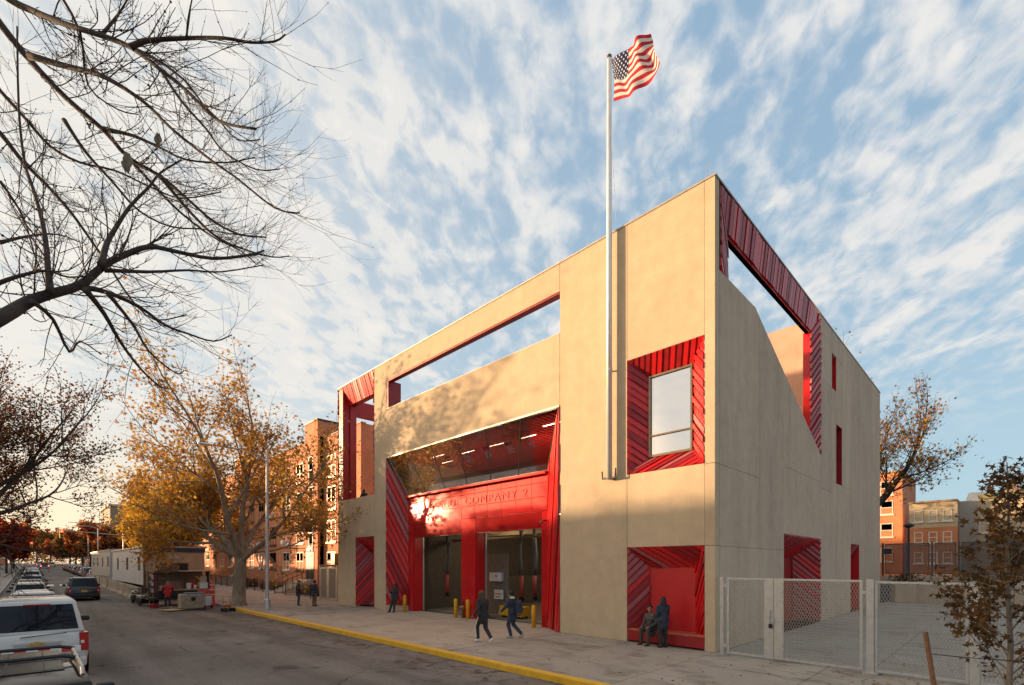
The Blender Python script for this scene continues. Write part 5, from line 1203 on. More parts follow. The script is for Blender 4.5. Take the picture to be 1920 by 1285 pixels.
# ---------------------------------------------------------------- flagpole and flag
fp = thing('flagpole', 'tall silver flagpole bracketed to the tan facade', 'flagpole', (-3.84, -.24, 6.0))
m = MB(); m.tube([(0, 0, 0), (0, 0, 9), (0, 0, 15.55)], [.112, .105, .085], 16, cap=True); m.build('pole', M['alu'], fp, smooth=True)
m = MB(); m.ball((0, 0, 15.63), .09, 10, sq=(1.1, 1.1, .8)); m.build('truck', M['bronze'], fp)
m = MB(); m.box(-.30, -.05, -.02, .30, .02, .04); m.box(-.10, .0, -.02, .10, .24, .04); m.tube([(-.28, -.03, 0), (-.30, -.03, .28)], .025, 6); m.tube([(.28, -.03, 0), (.30, -.03, .34)], .025, 6); m.build('base_bracket', M['black'], fp)
m = MB(); m.box(-.03, 0, 4.0, .03, .24, 4.05); m.lathe([(.115, 0), (.115, .1)], (0, 0, 3.97), 14); m.build('clamp', M['steel'], fp)
m = MB(); m.tube([(.09, -.05, 15.5), (.13, -.06, 12.5), (.30, .0, 9.4)], .008, 4); m.build('halyard', M['white_trim'], fp)
def flag_mat():
    m, t, b = new_mat('flag_cloth'); uv = nd(t, 'ShaderNodeUVMap'); sp = nd(t, 'ShaderNodeSeparateXYZ'); t.links.new(uv.outputs[0], sp.inputs[0])
    def mt(op, a, b_=None, c=None):
        n = nd(t, 'ShaderNodeMath', operation=op)
        for i, v in enumerate((a, b_, c)):
            if v is None: continue
            if isinstance(v, (int, float)): n.inputs[i].default_value = v
            else: t.links.new(v, n.inputs[i])
        return n.outputs[0]
    U, V = sp.outputs[0], sp.outputs[1]
    st_ = mt('GREATER_THAN', mt('MODULO', mt('MULTIPLY', V, 13), 2), 1.0)
    c = mixc(t, st_, (.52, .02, .03), (.74, .70, .62))
    can = mt('MULTIPLY', mt('LESS_THAN', U, .4), mt('GREATER_THAN', V, 6 / 13))
    # staggered rows of stars as small pale dots
    cu_ = mt('MULTIPLY', U, 11 / .4); cv = mt('MULTIPLY', mt('SUBTRACT', V, 6 / 13), 9 / (7 / 13))
    fu = mt('FLOOR', cu_); fv = mt('FLOOR', cv); par = mt('MODULO', mt('ADD', fu, fv), 2)
    du = mt('SUBTRACT', mt('FRACT', cu_), .5); dv_ = mt('SUBTRACT', mt('FRACT', cv), .5); rr = mt('ADD', mt('MULTIPLY', du, du), mt('MULTIPLY', dv_, dv_))
    star = mt('MULTIPLY', mt('LESS_THAN', rr, .13), mt('LESS_THAN', par, .5))
    cc = mixc(t, star, (.02, .03, .09), (.75, .75, .74)); c = mixc(t, can, c, cc); t.links.new(c, b.inputs['Base Color']); b.inputs['Roughness'].default_value = .8
    tr = nd(t, 'ShaderNodeBsdfTranslucent'); t.links.new(c, tr.inputs[0]); mx_ = nd(t, 'ShaderNodeMixShader'); mx_.inputs[0].default_value = .38
    o = t.nodes['Material Output']; t.links.new(b.outputs[0], mx_.inputs[1]); t.links.new(tr.outputs[0], mx_.inputs[2]); t.links.new(mx_.outputs[0], o.inputs[0]); return m
nu, nv = 40, 22; vs = []; uvs = []
A0 = Vector((-3.70, -.26, 21.45)); A1 = Vector((-3.64, -.26, 19.82))
for i in range(nu + 1):
    u = i / nu
    top = A0 + Vector((1.55 * u, -.15 * u, -.10 * u - .22 * u * u - .12 * math.sin(u * 3.1))); bot = A1 + Vector((1.95 * u, -.10 * u, -.42 * math.sin(u * 2.6) + .10 * u))
    for k in range(nv + 1):
        v = k / nv; p = bot.lerp(top, v)
        p += Vector((.05 * math.sin(u * 9 + v * 4), .16 * u * math.sin(u * 10.5 - v * 3.2) + .05 * math.sin(u * 21 + v * 7) * u, .045 * math.sin(u * 12 + v * 3) * (u ** .5)))
        vs.append(p); uvs.append((u, v))
me = bpy.data.meshes.new('flag'); me.from_pydata([tuple(v) for v in vs], [], [(i * (nv + 1) + k, (i + 1) * (nv + 1) + k, (i + 1) * (nv + 1) + k + 1, i * (nv + 1) + k + 1) for i in range(nu) for k in range(nv)])
ul = me.uv_layers.new(name='UVMap')
for lp in me.loops: ul.data[lp.index].uv = uvs[lp.vertex_index]
me.materials.append(flag_mat()); me.polygons.foreach_set('use_smooth', [True] * len(me.polygons))
fo = bpy.data.objects.new('flag', me); col.objects.link(fo); tag(fo, 'red white and blue striped flag with stars waving from the top of the pole', 'flag')
# ---------------------------------------------------------------- bollards, standpipe
bl_m = MB(); bl_m.lathe([(.095, 0), (.095, .93), (.08, .975), (.04, 1.0), (.003, 1.01)], (0, 0, 0), 16)
b0 = tag(bl_m.build('bollard', M['yellow'], None, smooth=True), 'yellow bollard at the left end of the truck bays, next to the leaning woman', 'bollard', 'yellow bollards at the truck bays'); b0.location = (-18.62, .30, 0)
for x, y, lb in [(-13.98, .50, 'yellow bollard left of the standpipe at the centre pier'), (-13.0, .52, 'yellow bollard right of the standpipe at the centre pier'), (-8.3, .45, 'yellow bollard at the right end of the truck bays')]:
    c = b0.copy(); col.objects.link(c); c.location = (x, y, 0); c['label'] = lb
sp = thing('standpipe', 'brass standpipe with two capped outlets against the red centre pier', 'standpipe', (-13.45, .55, 0))
brass = simple('old_brass', (.32, .17, .08), .45, .6)
m = MB(); m.lathe([(.07, 0), (.07, .5), (.10, .52), (.11, .6), (.06, .68)], n=14); m.build('pipe', brass, sp, smooth=True)
for s_ in (-1, 1): MB().tube([(0, 0, .58), (s_ * .13, -.08, .58), (s_ * .16, -.10, .58)], [.05, .05, .055], 10).build('outlet', brass, sp)
m = MB(); m.tube([(0, 0, .66), (0, 0, .8)], .03, 8); m.ball((0, 0, .84), .06, 10); m.build('cap', M['black'], sp)
# ---------------------------------------------------------------- inside the bays
def hose(x, y, label, bend):
    h_ = thing('exhaust_hose', label, 'hose', (x, y, 0), 0, 'exhaust hoses hanging in the truck bays')
    MB().tube([(0, 0, 4.9), (bend * .3, 0, 4.2), (bend, 0, 3.3), (bend * .4, 0, 2.7), (0, 0, 2.2)], [.10, .10, .11, .12, .12], 10).build('hose', simple('hose_grey', (.10, .10, .10), .6), h_, smooth=True)
    MB().tube([(0, 0, 2.2), (0, 0, 1.0)], .12, 12).build('cuff', simple('cuff_red', (.42, .06, .05), .5), h_, smooth=True)
    MB().tube([(0, 0, 1.02), (.05, -.05, .92), (.18, -.08, .9)], [.12, .12, .11], 10).build('nozzle', M['black'], h_)
    MB().box(-.25, -.25, 4.85, .25, .25, 5.2).build('reel', simple('reel_blue', (.06, .09, .16), .5), h_, bevel=.03)
hose(-18.3, 3.2, 'grey exhaust hose with red cuff hanging in the left truck bay', .22)
hose(-12.15, 3.6, 'grey exhaust hose with red cuff hanging in the right bay, left of its pair', -.15)
hose(-12.2, 4.7, 'grey exhaust hose with red cuff hanging in the right bay, right of its pair', .12)
wc = thing('wall_dispenser', 'white metal dispenser box mounted inside the right bay', 'dispenser', (-12.9, 2.4, 1.9))
MB().box(-.45, -.1, 0, .45, .15, .48).build('case', M['white_paint'], wc, bevel=.03); MB().box(.05, -.112, .26, .2, -.10, .32).build('slot', M['black'], wc)
MB().box(-1.35, .16, -1.8, .8, .2, 1.5).build('back_board', simple('board_tan', (.16, .13, .10), .7), wc)
sgn = thing('notice_board', 'pale notice sheet behind the walkers in the right bay', 'notice', (-12.7, 2.42, .95)); MB().box(-.35, -.02, 0, .35, .02, .5).build('sheet', M['white_trim'], sgn); MB().box(-.25, -.026, .1, .2, -.021, .14).box(-.25, -.026, .25, .25, -.021, .30).build('print', M['red3'], sgn)
pj = thing('floor_machine', 'yellow wheeled floor machine on the right bay floor', 'machine', (-11.7, 2.7, 0))
MB().box(-.9, -.35, .1, .75, .35, .62).build('case', M['yellow'], pj, bevel=.04); MB().lathe([(.02, 0), (.2, .03), (.22, .3), (.1, .36)], (.2, 0, .62), 12).build('motor', M['black'], pj); MB().tube([(-.6, 0, .6), (-.8, 0, 1.25), (-.8, .25, 1.3)], .03, 6).build('handle', M['yellow'], pj)
for x in (-.6, .5):
    for y in (-.3, .3): MB().lathe([(.02, -.04), (.1, -.04), (.1, .04), (.02, .04)], (x, y, .1), 12, 'y').build('wheel', M['black'], pj)
hd_ = thing('storage_cabinet', 'dark storage cabinet with helmets inside the right bay', 'cabinet', (-11.0, 6.0, 0)); MB().box(-1.2, 0, 0, 1.2, .5, 1.9).build('case', simple('cab', (.06, .05, .04), .6), hd_)
for k in range(4): MB().ball((-.8 + k * .5, .1, 2.0), .14, 8).build('helmet', M['yellow'] if k % 2 else M['red3'], hd_, smooth=True)
# ---------------------------------------------------------------- street lamp
lp = thing('street_lamp', 'tall grey street lamp with a long arm over the road beside the plane tree', 'lamp', (-25.95, -5.0, 0))
m = MB(); m.prism([(-.28, -.28), (.28, -.28), (.28, .28), (-.28, .28)], 0, .06, 'z'); m.lathe([(.24, .06), (.20, .62), (.13, .70)], n=8); m.build('base', M['steel'], lp)
m = MB(); m.tube([(0, 0, .65), (0, 0, 5), (0, 0, 9.95)], [.115, .10, .085], 8); m.build('pole', M['steel'], lp)
m = MB(); m.tube([(0, 0, 9.2), (0, -.6, 9.55), (0, -1.6, 9.75), (0, -3.0, 9.78)], [.05, .045, .04, .035], 8); m.build('arm', M['steel'], lp)
m = MB(); m.ball((0, -3.35, 9.76), .1, 10, sq=(1.4, 4.0, .9)); m.build('lamp_head', M['alu'], lp, smooth=True)
def far_lamp(x, y, label, h=9, arm=-2.5, rz=0):
    t = thing('street_lamp', label, 'lamp', (x, y, gz(x)), rz)
    MB().tube([(0, 0, 0), (0, 0, h)], [.12, .08], 6).build('pole', M['steel'], t); MB().tube([(0, 0, h), (0, arm * .5, h + .4), (0, arm, h + .4)], .05, 5).build('arm', M['steel'], t); MB().box(-.15, arm - .7, h + .33, .15, arm, h + .45).build('lamp_head', M['alu'], t)
    return t
far_lamp(-130, -6.8, 'thin street lamp beyond the white trailers', 10); far_lamp(-112, -6.6, 'street lamp standing behind the far end of the trailers', 8.5)
sg_ = thing('street_sign', 'small white street sign on a pole beyond the trailers', 'sign', (-133, -6.9, gz(-133))); MB().tube([(0, 0, 0), (0, 0, 3.4)], .05, 5).build('post', M['steel'], sg_); MB().box(.05, -.45, 2.7, .09, .45, 3.3).build('sign_plate', M['white_paint'], sg_)
REDL = emis('red_signal', (1, .05, .03), 5)
def signal(x, y, h, arm, label):
    t = thing('traffic_light', label, 'traffic light', (x, y, gz(x)))
    MB().tube([(0, 0, 0), (0, 0, h)], [.12, .09], 8).build('pole', M['steel'], t); MB().tube([(0, 0, h - .4), (0, arm, h)], .05, 6).build('mast_arm', M['steel'], t)
    k = MB(); k.box(-.15, arm - .2, h - 1.0, .18, arm + .2, h + .1); ho = k.build('signal_head', M['yellow'], t)
    MB().lathe([(.13, 0), (.13, .03)], (.18, arm, h - .12), 12, 'x').build('red_lens', REDL, ho); MB().lathe([(.13, 0), (.13, .03)], (.18, arm, h - .45), 12, 'x').build('dark_lens', M['black'], ho); MB().lathe([(.13, 0), (.13, .03)], (.18, arm, h - .78), 12, 'x').build('dark_lens', M['black'], ho)
signal(-78, -6.5, 6.6, -6.2, 'traffic light on a mast arm showing red above the crosswalk')
signal(-118, -17.9, 5.8, 2.5, 'small traffic light showing red in front of the left red tree')
# ---------------------------------------------------------------- site trailers on concrete barriers
def corr(name, c, rust=False):
    m, t, b = new_mat(name); v = objcoord(t)
    a = ramp(t, tnoise(t, objcoord(t, (1, 1, .3)), 1.3, 5, .6), [(.3, scl(c, .86)), (.7, scl(c, 1.06))]); t.links.new(a, b.inputs['Base Color']); b.inputs['Roughness'].default_value = .5
    wv = nd(t, 'ShaderNodeTexWave', bands_direction='X'); wv.inputs['Scale'].default_value = 1.7; t.links.new(v, wv.inputs[0]); bump(t, b, wv.outputs[0], .8, .05); return m
M['corr'] = corr('corrugated_white', (.56, .57, .58)); M['corr2'] = corr('corrugated_grey', (.44, .42, .40))
M['beige'] = simple('beige_plywood', (.42, .32, .22), .75, var=.14, nscale=1.6); M['navy'] = simple('navy_fascia', (.03, .045, .09), .5)
def trailer(x0, x1, mat, label, end=True, z0=1.1, h=2.9):
    t = thing('site_trailer', label, 'trailer', (x1, -7.4, gz(x1)), 0, 'site trailers in the roadway'); L_ = x0 - x1
    MB().box(L_, -2.0, z0, 0, 2.0, z0 + h).build('wall', mat, t)
    MB().box(L_ - .1, -2.1, z0 + h, .1, 2.1, z0 + h + .12).build('roof', M['steel'], t)
    k = max(2, int(-L_ / 5.2))
    for i in range(k):
        cx = L_ * (i + .3) / k; w_ = MB(); w_.box(cx - .5, -2.04, z0 + 1.1, cx + .45, -1.98, z0 + 2.2); wo_ = w_.build('window', M['bronze'], t); MB().box(cx - .42, -2.05, z0 + 1.16, cx + .37, -2.035, z0 + 2.14).build('pane', M['glass_dim'], wo_)
    if end:
        MB().box(.0, -2.02, z0 - .1, .05, 2.02, z0 + h).build('end_wall', M['beige'], t)
        MB().box(.02, -2.08, z0 + h - .35, .09, 2.08, z0 + h + .14).build('fascia', M['navy'], t)
        MB().box(.05, -.35, z0 + h - .85, .10, .35, z0 + h - .5).build('vent', M['steel'], t); MB().box(.05, -1.0, z0 + .35, .09, .9, z0 + 1.7).build('hatch', M['bronze'], t)
        MB().box(.05, .05, z0 + .42, .10, .82, z0 + 1.62).build('hatch_opening', M['black'], t)
        MB().tube([(.12, -1.98, 0), (.12, -1.98, z0 + h + 2.0)], .05, 6).build('corner_post', M['bronze'], t)
    return t
trailer(-59.5, -39.7, M['corr'], 'white corrugated site trailer with beige end wall and navy fascia, nearer of two')
trailer(-84.5, -61.8, M['corr2'], 'greyish corrugated site trailer with small windows, further of two', False)
bk0 = None; x = -40.2; i = 0; rb2 = random.Random(3)
while x > -85:
    if bk0 is None:
        bk0 = MB().prism([(-.3, 0), (.3, 0), (.3, .12), (.16, .35), (.12, 1.06), (-.12, 1.06), (-.16, .35), (-.3, .12)], -1.2, 1.2, 'x').build('concrete_barrier', concrete('barrier_concrete', (.30, .25, .19), (.42, .36, .28), .7, .1), None, bevel=.02)
        o = bk0
    else: o = bk0.copy(); col.objects.link(o)
    tag(o, 'stained tan concrete barrier in the row under the site trailers', 'barrier', 'concrete barriers under the trailers'); o.location = (x - 1.2, -9.55, gz(x) - .15); x -= 2.5 if rb2.random() < .8 else 3.4; i += 1
# ---------------------------------------------------------------- workbench trailer and clutter
TX = -34.6; zg = -.15 + gz(TX)
wood = simple('worn_wood', (.20, .13, .085), .8, var=.35, nscale=5, geo=True); dkw = simple('dark_shelf', (.05, .035, .03), .8, var=.3); stonem = simple('dusty_stone', (.30, .24, .17), .9, var=.35, nscale=4, bstr=.4)
ut = thing('tool_trailer', 'open sided tool trailer with shelves and a wooden worktop parked by the plane tree', 'trailer', (TX, -8.1, zg))
MB().box(-1.6, -1.8, .50, .6, 1.82, .60).build('deck', dkw, ut); MB().box(-.3, -1.2, 1.08, .62, 1.80, 1.16).build('worktop', simple('pale_worktop', (.42, .28, .16), .6), ut)
MB().box(-1.6, -1.25, .6, -1.5, 1.80, 2.35).build('back_panel', wood, ut); MB().box(-1.55, -1.2, 2.3, -.9, .25, 2.85).build('top_cabinet', wood, ut, bevel=.02)
MB().box(-1.6, .1, 2.38, .5, 1.85, 2.44).build('canopy', M['beige'], ut); MB().box(-.3, 1.74, .6, .6, 1.80, 2.38).build('side_panel', dkw, ut)
sh = MB()
for z in (.9, 1.35, 1.8, 2.3): sh.box(-.6, -1.8, z, .4, -1.25, z + .05)
for y in (-1.8, -1.28):
    for x in (-.6, .36): sh.box(x, y, .6, x + .05, y + .05, 2.45)
sh.build('shelf_unit', dkw, ut)
for y in (-1.2, 1.2):
    w_ = MB(); w_.lathe([(.1, -.1), (.33, -.1), (.34, 0), (.33, .1), (.1, .1)], (-.5, y, .34), 18, 'y'); w_.build('wheel', M['tyre'], ut)
MB().box(.5, -1.2, .55, .6, 1.8, 1.08).build('skirt', M['black'], ut)
for z in (.98, 1.43, 1.88):
    for k in range(3): MB().box(-.3, -1.72 + k * .15, z - .02, .2, -1.60 + k * .15, z + .20 + .05 * k).build('tool_bin', [wood, M['steel'], M['red3']][k], ut)
def lathed(name, label, cat, prof, mat, loc, group=None, n=14): 
    o = MB().lathe(prof, n=n).build(name, mat, None, smooth=False); o.location = loc; tag(o, label, cat, group); return o
zt_ = zg + 1.165
for dy, lb in ((.62, 'white plastic bucket on the worktop, left of the yellow coil'), (1.0, 'smaller white tub beside the bucket on the worktop')):
    r_ = .15 if dy < .8 else .10; lathed('bucket', lb, 'bucket', [(r_ * .85, 0), (r_, r_ * 2.4), (r_ * 1.06, r_ * 2.42), (r_ * 1.06, r_ * 2.7), (r_ * .2, r_ * 2.7)], M['white_paint'], (TX + .35, -8.1 + dy - .05, zt_), 'white tubs on the worktop')
cb = thing('cooler_box', 'white cooler box at the right end of the worktop', 'cooler', (TX + .3, -6.65, zt_)); MB().box(-.25, -.26, 0, .25, .26, .34).build('case', M['white_paint'], cb, bevel=.03); MB().box(-.27, -.28, .34, .27, .28, .42).build('lid', M['white_paint'], cb, bevel=.02)
tag(MB().box(-.2, -.2, 0, .2, .2, .45).build('carton', simple('pale_carton', (.48, .38, .26), .8), None, loc=(TX + .3, -6.65, zt_ + .42)), 'pale carton stacked on top of the cooler box', 'box')
m = MB()
for k in range(5): m.lathe([(.10 - .005 * k, -.02), (.17, -.02), (.17, .02), (.10, .02)], (0, 0, .22 + .14 * k), 14, 'z')
m = MB(); ppts = [(math.sin(a) * .10, math.cos(a) * (.16 + .02 * math.sin(a * 3)), .45 + .38 * math.sin(a * .5)) for a in [i * .35 for i in range(36)]]
m.tube(ppts, .035, 6); tag(m.build('hose_coil', M['yellow'], None, loc=(TX + .35, -6.98, zt_ + .05)), 'coiled yellow hose hanging over the worktop', 'hose')
j_ = thing('fuel_can', 'red fuel can behind the white bucket', 'can', (TX + .05, -7.3, zt_)); MB().box(-.14, -.2, 0, .14, .2, .5).build('can', M['red'], j_, bevel=.04); MB().tube([(0, -.1, .48), (.0, -.1, .62), (0, .08, .62), (0, .08, .48)], .022, 6).build('handle', M['red'], j_)
tb_ = thing('tool_box', 'grey brown tool case open on the worktop in front of the worker', 'tool box', (TX + .25, -8.3, zt_)); MB().box(-.2, -.4, 0, .2, .4, .22).build('case', wood, tb_, bevel=.02); MB().box(-.24, -.4, .22, -.2, .4, .55).build('lid', wood, tb_)
tag(MB().lathe([(.16, 0), (.19, .34), (.17, .36), (.15, .05)], n=14).build('pail', M['steel'], None, loc=(TX + .3, -9.05, zt_ - .1)), 'grey metal pail at the left end of the worktop', 'pail')
# mixer block and boards in front
bkx = thing('stone_block', 'large dusty tan block with pipe fittings lying on the road in front of the workbench', 'block', (-30.6, -8.0, zg))
MB().box(-.55, -.75, .08, .5, .55, .98).build('block', stonem, bkx, bevel=.05); MB().box(-.45, -.45, .98, .3, .6, 1.06).build('cover', simple('blue_tarp', (.10, .13, .18), .6), bkx, bevel=.02)
MB().lathe([(.05, 0), (.13, .02), (.13, .08), (.05, .1)], (.5, -.1, .7), 12, 'x').build('fitting', M['black'], bkx); MB().box(-.4, .55, .15, .4, 1.0, .8).build('motor_housing', M['steel'], bkx, bevel=.05)
MB().box(-.35, .6, .78, .3, 1.2, .92).build('motor_cover', stonem, bkx, bevel=.03)
for y in (.55, .95): MB().lathe([(.03, -.04), (.15, -.04), (.15, .04), (.03, .04)], (.35, y, .15), 12, 'y').build('wheel', M['tyre'], bkx)
tag(MB().box(-.6, -.5, 0, .7, .45, .03).build('plywood_sheet', simple('ply', (.46, .30, .17), .8), None, loc=(-30.7, -9.15, zg + .005), rotz=.3), 'pale plywood sheet flat on the road by the tan block', 'board')
tag(MB().box(-.7, -.25, 0, .7, .25, .10).build('timber_pallet', wood, None, loc=(-31.6, -8.9, zg + .002), rotz=.5), 'worn timber pallet on the road in front of the worker', 'pallet')
tag(MB().box(-.2, -.16, 0, .2, .16, .28).build('crate', M['red3'], None, loc=(-33.2, -9.7, zg), rotz=.4, bevel=.02), 'dark red crate on the road at the left foot of the workbench', 'crate')
# small generator and a motor scooter at the left
def gen(x, y, label):
    t = thing('generator', label, 'generator', (x, y, -.15 + gz(x)), .3); f_ = MB()
    for yy in (-.3, .3): f_.tube([(-.45, yy, .1), (-.45, yy, .75), (.45, yy, .75), (.45, yy, .1), (-.45, yy, .1)], .022, 6)
    f_.build('frame', M['black'], t); MB().box(-.3, -.24, .12, .32, .24, .45).build('engine', M['trim'], t, bevel=.03); MB().box(-.38, -.25, .50, .36, .25, .70).build('tank', M['steel'], t, bevel=.05)
    MB().lathe([(.03, -.04), (.16, -.04), (.16, .04), (.03, .04)], (.4, -.36, .16), 12, 'y').build('wheel', M['tyre'], t); MB().lathe([(.03, -.04), (.16, -.04), (.16, .04), (.03, .04)], (.4, .36, .16), 12, 'y').build('wheel', M['tyre'], t)
gen(-36.2, -9.9, 'black framed generator with grey tank beside the tool trailer')
sc = thing('motorcycle', 'black motorcycle parked at the corner of the white trailer', 'motorcycle', (-38.3, -10.1, -.15 + gz(-38)), .1)
for x in (-.62, .62): MB().lathe([(.18, -.05), (.29, -.06), (.31, 0), (.29, .06), (.18, .05)], (x, 0, .31), 18, 'y').build('wheel', M['tyre'], sc)
MB().tube([(-.62, 0, .31), (-.42, 0, .95), (-.38, 0, 1.02)], .035, 6).build('fork', M['steel'], sc); MB().tube([(-.38, -.35, 1.08), (-.36, 0, 1.0), (-.38, .35, 1.08)], .02, 6).build('handlebar', M['black'], sc)
MB().box(-.25, -.14, .3, .3, .14, .62).build('engine', M['trim'], sc, bevel=.04); MB().ball((-.08, 0, .82), .2, 10, sq=(1.4, .7, .7)).build('fuel_tank', M['p_black'], sc, smooth=True); MB().box(.12, -.14, .72, .8, .14, .84).build('seat', M['black'], sc, bevel=.04)
tag(MB().box(-.25, -.2, 0, .25, .2, .02).build('road_plate', M['black'], None, loc=(-37.2, -9.95, -.142 + gz(-37.2))), 'small dark rubber mat on the road under the trailer corner', 'mat')
# red plastic barrier, hand cart
rbp = thing('road_barrier', 'bright red plastic road barrier behind the tan block', 'barrier', (-32.3, -6.9, zg)); MB().prism([(-.36, 0), (.36, 0), (.30, .22), (.14, .5), (.12, 1.1), (-.12, 1.1), (-.14, .5), (-.30, .22)], -.5, .5, 'y').build('shell', simple('barrier_red', (.55, .015, .02), .4, var=.05), rbp, bevel=.04); MB().box(.13, -.4, .65, .16, .1, .74).build('sticker', M['white_paint'], rbp); 
hc = thing('hand_cart', 'small rusty orange hand cart at the start of the yellow kerb', 'cart', (-27.9, -6.75, -.15), .4)
rust = simple('rusty_orange', (.30, .12, .04), .6, var=.3, nscale=10)
MB().tube([(0, -.22, .25), (-.05, -.24, .95), (-.05, .24, .95), (0, .22, .25)], .02, 6).build('handle', rust, hc); MB().tube([(-.03, -.23, .6), (-.03, .23, .6)], .015, 5).build('crossbar', rust, hc); MB().box(-.15, -.25, .22, .35, .25, .27).build('platform', rust, hc, bevel=.01); MB().box(-.05, -.15, .27, .22, .15, .45).build('motor', rust, hc, bevel=.02)
for y in (-.27, .27):
    for x in (-.05, .28): MB().lathe([(.03, -.04), (.13, -.04), (.13, .04), (.03, .04)], (x, y, .13), 12, 'y').build('wheel', M['tyre'], hc)
bx_ = thing('open_car_boot', 'red car parked behind the plane tree trunk, partly hidden', 'car', (0, 0, 0)); bpy.data.objects.remove(bx_)
place('sedan', M['p_red'], -47.2, -4.2, 'red sedan half hidden behind the plane tree trunk', None, False, 4.6, 1.82, 1.48)
# ---------------------------------------------------------------- iron fence along the brick house, grey gate
def iron_fence(x0, x1, y, label, closed=True):
    t = thing('iron_fence', label, 'fence', (x1, y, 0)); L_ = x0 - x1; n = int(-L_ / 2.2)
    for i in range(n + 1):
        x = L_ * i / n; MB().tube([(x, 0, gz(x + x1)), (x, 0, gz(x + x1) + 1.25)], .04, 6).build('post', M['black'], t)
        if i < n:
            xb = L_ * (i + 1) / n; za, zb = gz(x + x1), gz(xb + x1); m = MB()
            m.tube([(x, 0, za + 1.12), (xb, 0, zb + 1.12)], .018, 4); m.tube([(x, 0, za + .15), (xb, 0, zb + .15)], .018, 4)
            k_ = 14
            for k in range(1, k_): xx = x + (xb - x) * k / k_; zz = gz(xx + x1); m.tube([(xx, 0, zz + .1), (xx, 0, zz + 1.18)], .010, 4)
            m.build('panel', M['black'], t)
    return t
iron_fence(-40.4, -32.4, .35, 'black iron fence between the grey gate and the nearer stoop'); iron_fence(-63, -43.8, .4, 'long black iron fence in front of the brick house between its stoops'); iron_fence(-95, -66.4, .5, 'furthest black iron fence along the brick house')
for x, lb in ((-47, 'low clipped hedge behind the long iron fence'), (-54.5, 'second low hedge further along the iron fence'), (-36.5, 'low hedge beside the nearer stoop')):
    m = MB(); rr_ = random.Random(int(-x)); tp = [(Vector((rr_.uniform(-2, 2), rr_.uniform(-.5, .5), rr_.uniform(.2, .8))), Vector((0, 0, 1))) for _ in range(160)]
    hg = thing('hedge', lb, 'hedge', (x, 2.2, gz(x))); MB().box(-2, -.45, 0, 2, .45, .5).build('stems', M['bark_dark'], hg); leaves(tp, rr_, 5, .09, .15, [LM['olive'], LM['brown'], LM['orange']], (4, 3, 1), 'foliage', hg)
def meshmat():
    m = bpy.data.materials.new('expanded_mesh'); m.use_nodes = True; t = m.node_tree; b = t.nodes['Principled BSDF']; b.inputs['Base Color'].default_value = (.36, .33, .29, 1); b.inputs['Metallic'].default_value = .4; b.inputs['Roughness'].default_value = .45
    return m
M['mesh'] = meshmat()
gt = thing('mesh_gate', 'grey double mesh gate between the station and the brick house', 'gate', (-30.6, 1.0, 0))
for x in (-1.55, 1.5): MB().box(x - .05, -.05, 0, x + .05, .05, 2.75).build('post', M['steel'], gt)
MB().box(-1.5, -.05, 2.65, 1.45, .05, 2.80).build('lintel', M['black'], gt)
for xa, xb in ((-1.48, -.02), (.02, 1.43)):
    m = MB(); m.box(xa, -.03, .1, xa + .12, .03, 2.6); m.box(xb - .28 if xa < 0 else xb - .12, -.03, .1, xb, .03, 2.6); m.box(xa + .12, -.03, 2.48, xb - .12, .03, 2.6); m.box(xa + .12, -.03, .1, xb - .12, .03, .25); lf_ = m.build('gate_leaf', M['steel'], gt)
    m = MB(); k = 0; x = xa + .15
    while x < xb - .14: m.box(x, -.01, .25, x + .022, .01, 2.48); x += .05
    m.build('mesh_infill', simple('mesh_tan', (.25, .22, .19), .6), lf_)
MB().box(.05, -.09, 1.2, .09, -.03, 1.45).build('handle', M['white_paint'], gt)
# ---------------------------------------------------------------- right hand mesh fence with gate
mg = thing('mesh_fence_gate', 'galvanised mesh gate of two unequal leaves closing the yard beside the station', 'gate', (.28, -.15, 0))
def diamond(m, x0, z0, x1, z1, p=.034, q=.075, r=.0065):
    n = int((x1 - x0) / p)
    for i in range(n + 1):
        x = x0 + i * p; nz = int((z1 - z0) / q); pts = []
        for k in range(nz + 1): pts.append((x + (p * .5 if (k + i) % 2 else -p * .5) * (1 if 0 < i < n else .2), 0, z0 + k * (z1 - z0) / nz))
        for a, b in zip(pts[:-1], pts[1:]):
            (ax, _, az), (bx_, _, bz) = a, b; m.add([(ax - r, -.004, az), (ax + r, -.004, az), (bx_ + r, -.004, bz), (bx_ - r, -.004, bz)], [(0, 1, 2, 3)])
def leaf(root, x0, x1, z0, z1, wide_l=.07, wide_r=.07, name='gate_leaf'):
    m = MB(); m.box(x0, -.025, z0, x0 + wide_l, .025, z1); m.box(x1 - wide_r, -.025, z0, x1, .025, z1); m.box(x0 + wide_l, -.022, z1 - .06, x1 - wide_r, .022, z1); m.box(x0 + wide_l, -.022, z0, x1 - wide_r, .022, z0 + .06)
    o = m.build(name, M['steel'], root, bevel=.004); m = MB(); diamond(m, x0 + wide_l, z0 + .06, x1 - wide_r, z1 - .06); m.build('mesh_infill', M['mesh'], o, fix=False)
MB().box(-.06, -.05, 0, .06, .05, 2.42).build('post', M['steel'], mg, bevel=.004); leaf(mg, .15, 1.48, .06, 2.40, .07, .25); leaf(mg, 1.49, 3.62, .06, 2.40, .26, .06)
for z in (.25, 2.1): MB().box(.06, -.04, z, .16, .04, z + .1).build('hinge', M['steel'], mg)
MB().box(3.62, -.03, 2.05, 3.72, .03, 2.12).build('hinge', M['steel'], mg); MB().tube([(1.40, -.04, 1.5), (1.38, -.05, 1.25), (1.40, -.05, 1.05), (1.48, -.05, 1.05), (1.5, -.05, 1.25)], .014, 6).build('chain', M['steel'], mg); MB().box(1.36, -.07, .95, 1.46, -.03, 1.08).build('padlock', M['black'], mg, bevel=.01)
